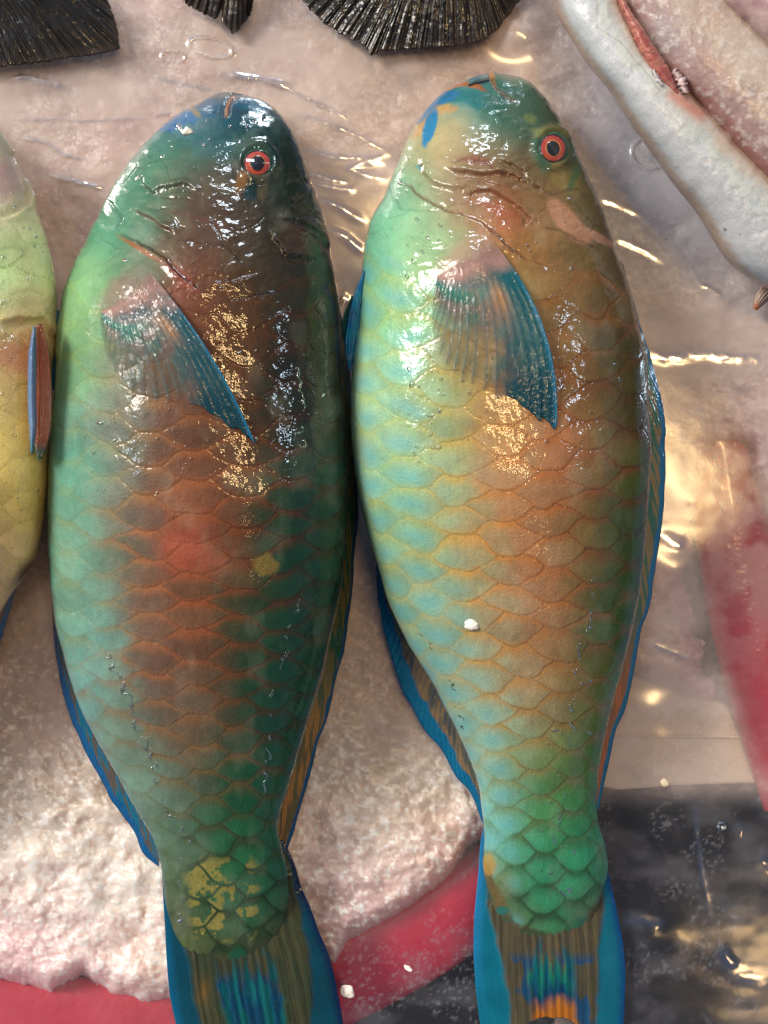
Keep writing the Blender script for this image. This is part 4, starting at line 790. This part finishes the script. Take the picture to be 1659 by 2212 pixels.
gA = loft('body', 'nearest pale gutted fish with smooth bluish white belly facing the parrotfish', [(1165,-120),(1180,-50),(1192,0),(1207,40),(1229,77),(1272,143),(1319,201),(1365,273),(1412,338),(1458,403),(1496,449),(1527,496),(1551,536),(1579,573),(1618,602),(1690,640)],
     [(1290,-160),(1340,-60),(1362,10),(1392,62),(1420,105),(1452,147),(1489,186),(1545,245),(1598,307),(1659,366),(1720,430),(1760,500),(1780,560),(1790,600),(1795,640),(1790,690)], [(0,.030),(.4,.032),(.8,.026),(1,.016)], colA, e=.75)
gB = loft('body', 'middle pale gutted fish with pinkish open side, behind the dark seam', [(1270,-160),(1322,-10),(1356,70),(1390,122),(1424,166),(1464,206),(1522,265),(1576,327),(1640,392),(1730,470)],
     [(1480,-160),(1560,-30),(1590,12),(1620,40),(1665,85),(1740,150),(1800,210),(1850,260),(1900,320),(1950,380)], [(0,.028),(.5,.030),(1,.026)], colB, z=.006)
gC = loft('body', 'greyish pink gutted fish cut off by the top right corner', [(1460,-160),(1536,0),(1568,34),(1602,64),(1645,108),(1730,178)], [(1700,-200),(1780,-100),(1820,-40),(1860,20),(1900,80),(1960,140)], [(0,.028),(1,.028)], colC, z=.005, rows=120, cols=80)
def strip_on(name, pts, wpts, z_, colh, colh2, mat, parent, seed=1, thick=.003, bump=.0016, nu=160, nv=24, jit=4):
    t = np.linspace(0, 1, nu); x, y = pathfn(pts)(t); dx, dy = np.gradient(x), np.gradient(y); l = np.hypot(dx, dy); wd = pchip([p[0] for p in wpts], [p[1] for p in wpts])(t)
    v = np.linspace(-1, 1, nv)[None, :]; j = (vnoise(t * 40, t * 0, seed) - .5)[:, None] * jit * 2
    X = x[:, None] - (dy / l)[:, None] * (wd[:, None] * v + j * np.abs(v)); Y = y[:, None] + (dx / l)[:, None] * (wd[:, None] * v + j * np.abs(v))
    zz = (z_(t)[:, None] if callable(z_) else z_) + .003 * (1 - v * v) + bump * (fbm(X / 9, Y / 9, seed, 3) - .5)
    c = mix(c3(X.shape, colh), lin(colh2), sstep(.35, .65, fbm(X / 14, Y / 14, seed + 2, 3)))
    return sheet(name, W(X, Y, zz), c, thick, mat, parent)
strip_on('red_flesh', [(1335,-20),(1352,20),(1375,62),(1398,105),(1422,145),(1448,185),(1468,212)], [(0,6),(.25,10),(.5,16),(.75,18),(1,5)], lambda t: .054 + .004 * np.sin(np.pi * t), '#94504a', '#a86c60', M_WHITE, gA, seed=5, jit=1.2, bump=.0008)
strip_on('dark_seam', [(1424,98),(1452,142),(1491,182),(1547,241),(1601,303),(1663,364)], [(0,2),(.2,5),(.5,4),(.6,7),(.8,6),(1,9)], lambda t: .040 + 0 * t, '#5c464a', '#30242c', M_WHITE, gA, seed=7, jit=3)
strip_on('dark_seam', [(1560,-30),(1582,2),(1612,28),(1665,78),(1740,150)], [(0,7),(.5,5),(1,8)], lambda t: .040 + 0 * t, '#5c464a', '#382a30', M_WHITE, gB, seed=9, jit=3)
strip_on('fat_shred', [(1412,150),(1420,170),(1432,185)], [(0,4),(.5,8),(1,4)], .058, '#c8c4c8', '#b0a8b0', M_WHITE, gA, seed=11, nu=40, jit=3)
strip_on('fat_shred', [(1455,150),(1470,175),(1482,200)], [(0,6),(.5,11),(1,6)], .055, '#c8b4b4', '#b49c9c', M_WHITE, gA, seed=12, nu=40, jit=4)
leaf(None, 'fin_tip', [(1700,610),(1665,625),(1645,645),(1632,668)], [(0,24),(.4,20),(.8,12),(1,5)], lambda X, Y, t, v: mix(c3(X.shape, '#b09484'), lin('#a4603c'), sstep(.75, 1, t)), lambda t: .014 - .006 * t, .003, root=gA, mat=M_WHITE)

# ================================================================== the bed: tray, foam, red rims, ice, plastic film
def structure(o): o['kind'] = 'structure'; return o
gx = np.linspace(-600, 2300, 30); GX, GY = np.meshgrid(gx, np.linspace(-700, 2900, 36)); 
P = np.stack([(GX - 829.5) * K * 1.15, (1106 - GY) * K * 1.15, -.052 + 0 * GX], -1)
structure(sheet('tray_floor', P, None, .01, M_TRAY))
def rim_tube(label, pts, rad, zf, group='red plastic rims seen through the film'):
    n = 220; t = np.linspace(0, 1, n); x, y = pathfn(pts)(t); z = zf(t); C = W(x, y, z); rr = pchip(*zip(*rad))(t) * K; m = 40; th = np.linspace(0, 2 * np.pi, m, endpoint=False)
    tg = np.gradient(C, axis=0); tg /= np.linalg.norm(tg, axis=1, keepdims=True); sd_ = np.cross(tg, [0, 0, 1.]); sd_ /= np.linalg.norm(sd_, axis=1, keepdims=True); up = np.cross(sd_, tg)
    V = C[:, None] + rr[:, None, None] * (sd_[:, None] * np.cos(th)[None, :, None] + up[:, None] * np.sin(th)[None, :, None] * .42)
    # a small moulded step along the rim
    V[..., 2] += .0 * np.exp(-((np.sin(th) - .75) / .15) ** 2)[None, :] * (np.cos(th) > 0)
    me = raw('red_rim', V.reshape(-1, 3), gridF(n, m, wrap=True))
    o = link(me, 'red_rim', M_RED, None, label, 'plastic rim', group=group); return o
rim_tube('red plastic rim curving under the ice along the bottom edge and between the tails', [(-300,2150),(-100,2205),(100,2232),(300,2232),(480,2210),(620,2165),(760,2103),(900,2030),(1030,1940),(1150,1840),(1230,1760)], [(0,128),(.35,128),(.5,112),(.7,100),(1,92)], lambda t: -.030 + .002 * t)
rim_tube('red plastic rim running down the right edge beneath cloudy ice', [(1555,860),(1565,980),(1575,1090),(1592,1200),(1618,1330),(1655,1470),(1700,1600),(1740,1720)], [(0,36),(.12,72),(.4,88),(1,100)], lambda t: -.024 - .004 * t)
# white foam block
poly = [(1240,1400),(1345,1440),(1410,1468),(1480,1500),(1560,1520),(1650,1560),(1800,1600),(1800,1694),(1600,1694),(1460,1698),(1400,1704),(1335,1708),(1240,1690)]
Pb = W(np.array([p[0] for p in poly], float), np.array([p[1] for p in poly], float), np.full(len(poly), -.030)); Pl = Pb.copy(); Pl[:, 2] = -.050
me = bpy.data.meshes.new('foam_block'); n = len(poly)
me.from_pydata([tuple(v) for v in np.concatenate([Pb, Pl])], [], [tuple(range(n - 1, -1, -1)), tuple(range(n, 2 * n))] + [(i, (i + 1) % n, (i + 1) % n + n, i + n) for i in range(n)]); me.update()
fo = link(me, 'foam_block', M_CREAM, None, 'smooth cream white slab under the film beside the right parrotfish tail', 'slab'); bv = fo.modifiers.new('b', 'BEVEL'); bv.width = .002; bv.segments = 3
strip_on('slab_lip', [(1240,1588),(1400,1590),(1560,1592),(1700,1596)], [(0,6),(1,6)], -.031, '#b8a898', '#c4b4a4', M_CREAM, fo, nu=60, nv=16, jit=0, bump=.0002)

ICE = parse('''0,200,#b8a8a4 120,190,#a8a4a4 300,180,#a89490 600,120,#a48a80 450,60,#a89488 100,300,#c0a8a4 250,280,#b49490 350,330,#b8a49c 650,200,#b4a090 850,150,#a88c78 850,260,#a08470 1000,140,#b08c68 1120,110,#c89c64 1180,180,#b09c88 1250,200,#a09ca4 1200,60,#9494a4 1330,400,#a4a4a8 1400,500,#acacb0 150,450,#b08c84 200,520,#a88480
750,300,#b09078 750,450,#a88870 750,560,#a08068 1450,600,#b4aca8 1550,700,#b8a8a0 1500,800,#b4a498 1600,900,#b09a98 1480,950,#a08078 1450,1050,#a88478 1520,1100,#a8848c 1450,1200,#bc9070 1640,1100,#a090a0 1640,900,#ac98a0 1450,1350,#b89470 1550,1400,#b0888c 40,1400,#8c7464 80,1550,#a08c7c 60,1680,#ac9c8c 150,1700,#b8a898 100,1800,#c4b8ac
250,1900,#ccc0b8 100,1950,#ccb8b0 150,2050,#ccb0ac 300,2050,#d0b4ac 60,2080,#c89ca0 780,1280,#84705f 770,1400,#a08c7c 720,1550,#ac9c88 800,1600,#b4a490 850,1750,#c0b0a0 700,1850,#c0a8a0 950,1850,#c0a098 750,1950,#b89490 950,1650,#b4a898 760,1200,#7c6858''')  # meltwater tints; the golden spots put warm lamp glow into the ice colour
def worley(x, y, seed):
    ix, iy = np.floor(x), np.floor(y); F1 = np.full(x.shape, 9.); F2 = F1.copy(); ID = np.zeros(x.shape); DX = np.zeros(x.shape); DY = np.zeros(x.shape)
    for i in (-1, 0, 1):
        for j in (-1, 0, 1):
            cx, cy = ix + i, iy + j; r = hash2(cx, cy, seed); px = cx + hash2(cx, cy, seed + 1); py = cy + hash2(cx, cy, seed + 2)
            dx, dy = x - px, y - py; d = np.hypot(dx, dy); m = d < F1
            F2 = np.where(m, F1, np.minimum(F2, d)); ID = np.where(m, r, ID); DX = np.where(m, dx, DX); DY = np.where(m, dy, DY); F1 = np.where(m, d, F1)
    return F1, F2, ID, DX, DY
def make_ice():
    step = 3.4; xs = np.arange(-330, 2000, step); ys = np.arange(-300, 2330, step); X, Y = np.meshgrid(xs, ys)
    edge_l = [(-400,2110),(0,2112),(60,2128),(110,2140),(165,2106),(180,2102),(200,2120),(250,2150),(320,2170),(365,2158),(450,2168),(560,2150),(640,2110),(700,2060),(722,2088),(733,2070),(752,2032),(790,2012),(830,1990),(880,1960),(905,1945),(960,1900),(985,1870),(1012,1825),(1040,1808),(1100,1780),(1180,1740)]
    ye = np.interp(X, [p[0] for p in edge_l], [p[1] for p in edge_l]) + 14 * (fbm(X / 22, Y / 60, 4, 3) - .5)
    yr = np.interp(X, [1180, 1290, 1345, 1480, 1600, 1640, 1700, 2000], [1500, 1425, 1438, 1500, 1532, 1560, 1600, 1640]) + 10 * (fbm(X / 40, Y / 60, 7, 2) - .5)
    ins = np.where(X < 1180, ye - Y, yr - Y)
    # the ice thins over the right-hand rim
    rx, rs, rt = dist_poly(X, Y, [(1568,990),(1575,1090),(1592,1200),(1618,1330),(1655,1470),(1700,1600)])
    hole = 38 + 85 * np.clip(rt * 2.2, 0, 1) - rx + 46 * (fbm(X / 45, Y / 38, 15, 4) - .5)
    ins = np.minimum(ins, -hole)
    keep = ins > -6
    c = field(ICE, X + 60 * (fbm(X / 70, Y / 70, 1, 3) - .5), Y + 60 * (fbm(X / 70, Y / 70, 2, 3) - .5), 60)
    n1 = fbm(X / 36, Y / 30, 21, 5); n2 = fbm(X / 11, Y / 10, 22, 4); n3 = fbm(X / 130, Y / 110, 23, 3)
    rdg = 1 - np.abs(2 * fbm(X / 44, Y / 36, 24, 4) - 1)
    lower = sstep(1350, 1650, Y) * (X < 1180)
    wx = X + 14 * (n2 - .5); wy = Y + 14 * (n1 - .5)
    F1, F2, ID, DX, DY = worley(wx / 24, wy / 20, 5); a_ = ID * 6.283 * 7; G1, G2, JD, EX, EY = worley(wx / 10, wy / 9, 15); b_ = JD * 6.283 * 7
    chip = (np.cos(a_) * DX + np.sin(a_) * DY) * .9 + (np.cos(b_) * EX + np.sin(b_) * EY) * .35 + (ID - .5) * .8
    vein = np.exp(-((F2 - F1) / .07) ** 2)
    c = c * (1 + (ID - .5) * .14 + (JD - .5) * .10 + vein * .10)[..., None]
    c = c * (1 + (n1 - .5) * .30 + (n2 - .5) * .16 + (rdg - .8) * .25)[..., None]
    pink = sstep(.5, .7, fbm(X / 85, Y / 70, 31, 4)) * sstep(700, 300, Y) * sstep(700, 300, X); c = mix(c, lin('#b07c80'), pink * .6)
    c = mix(c, lin('#c89498'), sstep(90, 10, ins) * (X < 1180) * .35); c = mix(c, lin('#f0e8e2'), sstep(.58, .75, n2) * (.2 + .4 * lower))
    c = mix(c, lin('#a84a5c'), sstep(60, 0, ins) * (X > 1400) * (Y > 850) * .5)
    rel = .30 + .30 * lower
    Z = -.0065 + (.25 + .60 * lower) * .0013 * chip + rel * (.015 * (fbm(X / 60, Y / 50, 25, 2) - .5) + .002 * (n2 - .5)) + .004 * (n3 - .5)
    rnd = np.clip(ins / 46, 0, 1); Z = Z - .020 * (1 - np.sqrt(1 - (1 - rnd) ** 2)); Z = np.minimum(Z, -.0008)
    P = W(X, Y, Z)
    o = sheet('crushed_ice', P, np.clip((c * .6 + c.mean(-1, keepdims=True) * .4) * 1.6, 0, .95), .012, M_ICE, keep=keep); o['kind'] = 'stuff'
make_ice()
def make_film():
    xs = np.arange(-330, 2000, 3.6); ys = np.arange(-300, 2400, 3.6); X, Y = np.meshgrid(xs, ys)
    Z = 0.0012 + .0003 * (fbm(X / 260, Y / 200, 61, 2) - .5) + 0.00008 * (fbm(X / 60, Y / 45, 62, 2) - .5)
    rd = sstep(1250, 1500, X) * sstep(1500, 1800, Y); Z = Z + rd * .0002 * (fbm(X / 130, Y / 60, 64, 2) - .5)
    CR = np.zeros(X.shape)
    def white_h(p): return p[0][0] > 600 or p[0][1] < 170 and p[0][0] > 320 and p[0][0] < 340
    def fold(pts, h, w_, seed, wob=6):
        nonlocal Z, CR
        m = slice(None)
        d, q, t = dist_poly(X + wob * (fbm(X / 30, Y / 30, seed, 2) - .5), Y + wob * (fbm(X / 30, Y / 30, seed + 1, 2) - .5), pts)
        tp = np.clip(np.minimum(t, 1 - t) * 5, 0, 1) * (.55 + .9 * fbm(X / 16, Y / 16, seed + 2, 2)); gold = white_h(pts); w2 = w_ * (1.5 if gold else 1.1); Z = Z + (.12 if gold else .42) * h * tp * np.exp(-(d / w2) ** 2); CR = np.maximum(CR, tp * .45 * np.exp(-(d / (w2 * .8)) ** 2))
    for k_, (pts, h, w_) in enumerate([
        ([(330,168),(400,183),(478,200)], .0016, 4), ([(330,250),(375,247)], .001, 4), ([(465,160),(540,166),(590,176),(640,190)], .0022, 8), ([(560,170),(660,210),(755,257)], .0010, 4),
        ([(25,290),(100,308),(140,336),(205,350)], .0018, 5), ([(105,378),(160,394),(235,410)], .0024, 6), ([(20,160),(80,172),(160,196)], .0018, 8), ([(0,258),(180,262),(340,256)], .0006, 3),
        ([(625,246),(700,262),(780,296),(850,333)], .0020, 5), ([(650,320),(720,338),(800,342),(850,330)], .0020, 5), ([(840,350),(790,352),(755,362),(780,376),(840,388)], .0016, 5),
        ([(690,430),(740,450),(795,486)], .0020, 5), ([(705,492),(750,515),(785,545)], .0022, 5), ([(735,640),(755,655)], .002, 6), ([(660,370),(700,385),(760,400)], .0016, 5), ([(665,395),(730,405),(770,412)], .0014, 5),
        ([(1295,428),(1340,442),(1395,468)], .0020, 5), ([(1330,515),(1385,535),(1445,570)], .0020, 5), ([(1510,610),(1540,622),(1565,638)], .0016, 5),
        ([(1390,765),(1440,772),(1520,764),(1590,772),(1680,778)], .0026, 8), ([(1400,1390),(1440,1405),(1500,1430)], .001, 5), ([(1420,1150),(1450,1172),(1480,1180)], .002, 8),
        ([(1340,1985),(1400,1990),(1440,2000)], .0026, 10), ([(1535,2060),(1570,2080),(1610,2110),(1680,2130)], .0012, 14), ([(1560,2045),(1590,2090)], .002, 7), ([(1640,1850),(1670,1880)], .002, 7), ([(1590,1780),(1610,1800)], .002, 6),
        ([(1500,1720),(1505,1800),(1515,1870),(1540,1990)], .0009, 5), ([(1500,215),(1660,212)], .001, 4)]):
        fold(pts, h, w_, 100 + 3 * k_)
    for hx, hy_, hh, sx, sy in ((1450,1230,.0012,75,50),(1400,1545,.0016,80,50),(1130,60,.0034,70,55),(1400,2020,.0012,60,40)): Z = Z + hh * np.exp(-((X - hx) / sx) ** 2 - ((Y - hy_) / sy) ** 2)
    for cx, cy, a_, b_, an in ((455,103,48,20,12), (375,122,26,13,5), (1405,330,40,34,0)):
        ca, sa = math.cos(math.radians(an)), math.sin(math.radians(an)); u = ((X - cx) * ca + (Y - cy) * sa) / a_; v = (-(X - cx) * sa + (Y - cy) * ca) / b_; Z = Z + .0009 * np.exp(-((np.hypot(u, v) - 1) / .1) ** 2)
    # clouding: wet haze and scratches on the plastic
    fog = .34 + .26 * sstep(.35, .75, fbm(X / 120, Y / 100, 71, 4)); fog = fog + .10 * sstep(.5, .8, fbm(X / 12, Y / 12, 73, 4))
    dark = sstep(1180, 1300, X) * sstep(1690, 1760, Y) + sstep(2000, 2200, Y + .6 * (X - 700)) * (X > 640) * (X < 1200); dark = np.clip(dark, 0, 1)
    fogd = .04 + .15 * sstep(.42, .8, fbm(X / 90, Y / 55, 74, 5)) + .25 * sstep(.60, .75, fbm(X / 7, Y / 7, 75, 3)) * sstep(.4, .6, fbm(X / 80, Y / 80, 76, 3))
    low = sstep(1450, 1750, Y) * (X < 1100)
    fog = fog * (1 - low * .85); fog = fog * (1 - dark) + fogd * dark
    rr, _, rt = dist_poly(X, Y, [(1565,905),(1575,1090),(1592,1200),(1618,1330),(1655,1470),(1700,1600)]); near = sstep(110, 50, rr)
    fog = fog * (1 - .75 * near); fog = np.clip(fog + near * (sstep(.35, .7, fbm(X / 50, Y / 50, 79, 4)) * .34 * sstep(1650, 1000, Y) - .02), .03, .6)
    c = mix(c3(X.shape, '#ccbab2'), lin('#b4b4c0'), sstep(1150, 1350, X) * sstep(900, 400, Y)); c = mix(c, lin('#8c8c94'), dark); c = mix(c, lin('#b8948c'), near * .4)
    o = sheet('plastic_film', W(X, Y, Z), np.concatenate([c, fog[..., None]], -1), .0, M_FILM) if 0 else None
    me = raw('plastic_film', W(X, Y, Z).reshape(-1, 3), gridF(*X.shape)[:, ::-1], np.concatenate([c, fog[..., None]], -1).reshape(-1, 4))
    ca_ = me.attributes.new('Crease', 'FLOAT', 'POINT'); ca_.data.foreach_set('value', CR.astype(np.float32).ravel())
    link(me, 'plastic_film', M_FILM, None, kind='structure')
make_film()

# ================================================================== crumbs of ice and fat
def crumb(label, px, py, z, r, mat, seed, sq=.5, el=1.3, an=0):
    rs_ = np.random.RandomState(seed); import bmesh
    bm = bmesh.new(); bmesh.ops.create_icosphere(bm, subdivisions=3, radius=1)
    ca, sa = math.cos(an), math.sin(an)
    for v in bm.verts:
        k_ = .45 + 1.0 * float(fbm(np.array(v.co.x * 1.9 + seed), np.array(v.co.y * 1.3 + v.co.z), seed, 3)); x, y = v.co.x * el * k_, v.co.y * k_
        v.co = Vector(((x * ca - y * sa) * r * K, (x * sa + y * ca) * r * K, v.co.z * r * K * sq * k_))
    me = bpy.data.meshes.new('crumb'); bm.to_mesh(me); bm.free()
    for p in me.polygons: p.use_smooth = True
    name = 'ice_chip' if mat is M_WATER else 'white_crumb'
    o = link(me, name, mat, None, label, 'ice chip' if mat is M_WATER else 'crumb'); o.location = W(np.array(float(px)), np.array(float(py)), z); return o
tz = lambda f, x, y: float(f.topz(np.array(float(x)), np.array(float(y))))
crumb('tiny white pearl like crumb on the snout of the darker parrotfish', 404, 284, tz(f1, 404, 284) + .0012, 9, M_CRUMB, 2, .8, 1.15)
crumb('white crumb stuck on the belly scales of the paler parrotfish', 1018, 1350, tz(f2, 1018, 1350) + .0008, 11, M_CRUMB, 4, .4, 1.4, .3)
crumb('white torn flake lying over the red rim by the left tail', 750, 2141, .0025, 13, M_CRUMB, 7, .25, 1.3, -.7)
crumb('thin pale flake on the red rim left of the right tail', 881, 2091, .002, 5, M_CRUMB, 9, .3, 2.4, -.6)
crumb('clear ice chip on the film over the dark tray', 1558, 1784, .003, 10, M_WATER, 11, .6, 1.2, 1.2)
crumb('dim pinkish ice chip at the border of the cream slab', 1436, 1692, .002, 9, M_CRUMB, 13, .3, 1.2, .2).data.materials[0] = M_CREAM
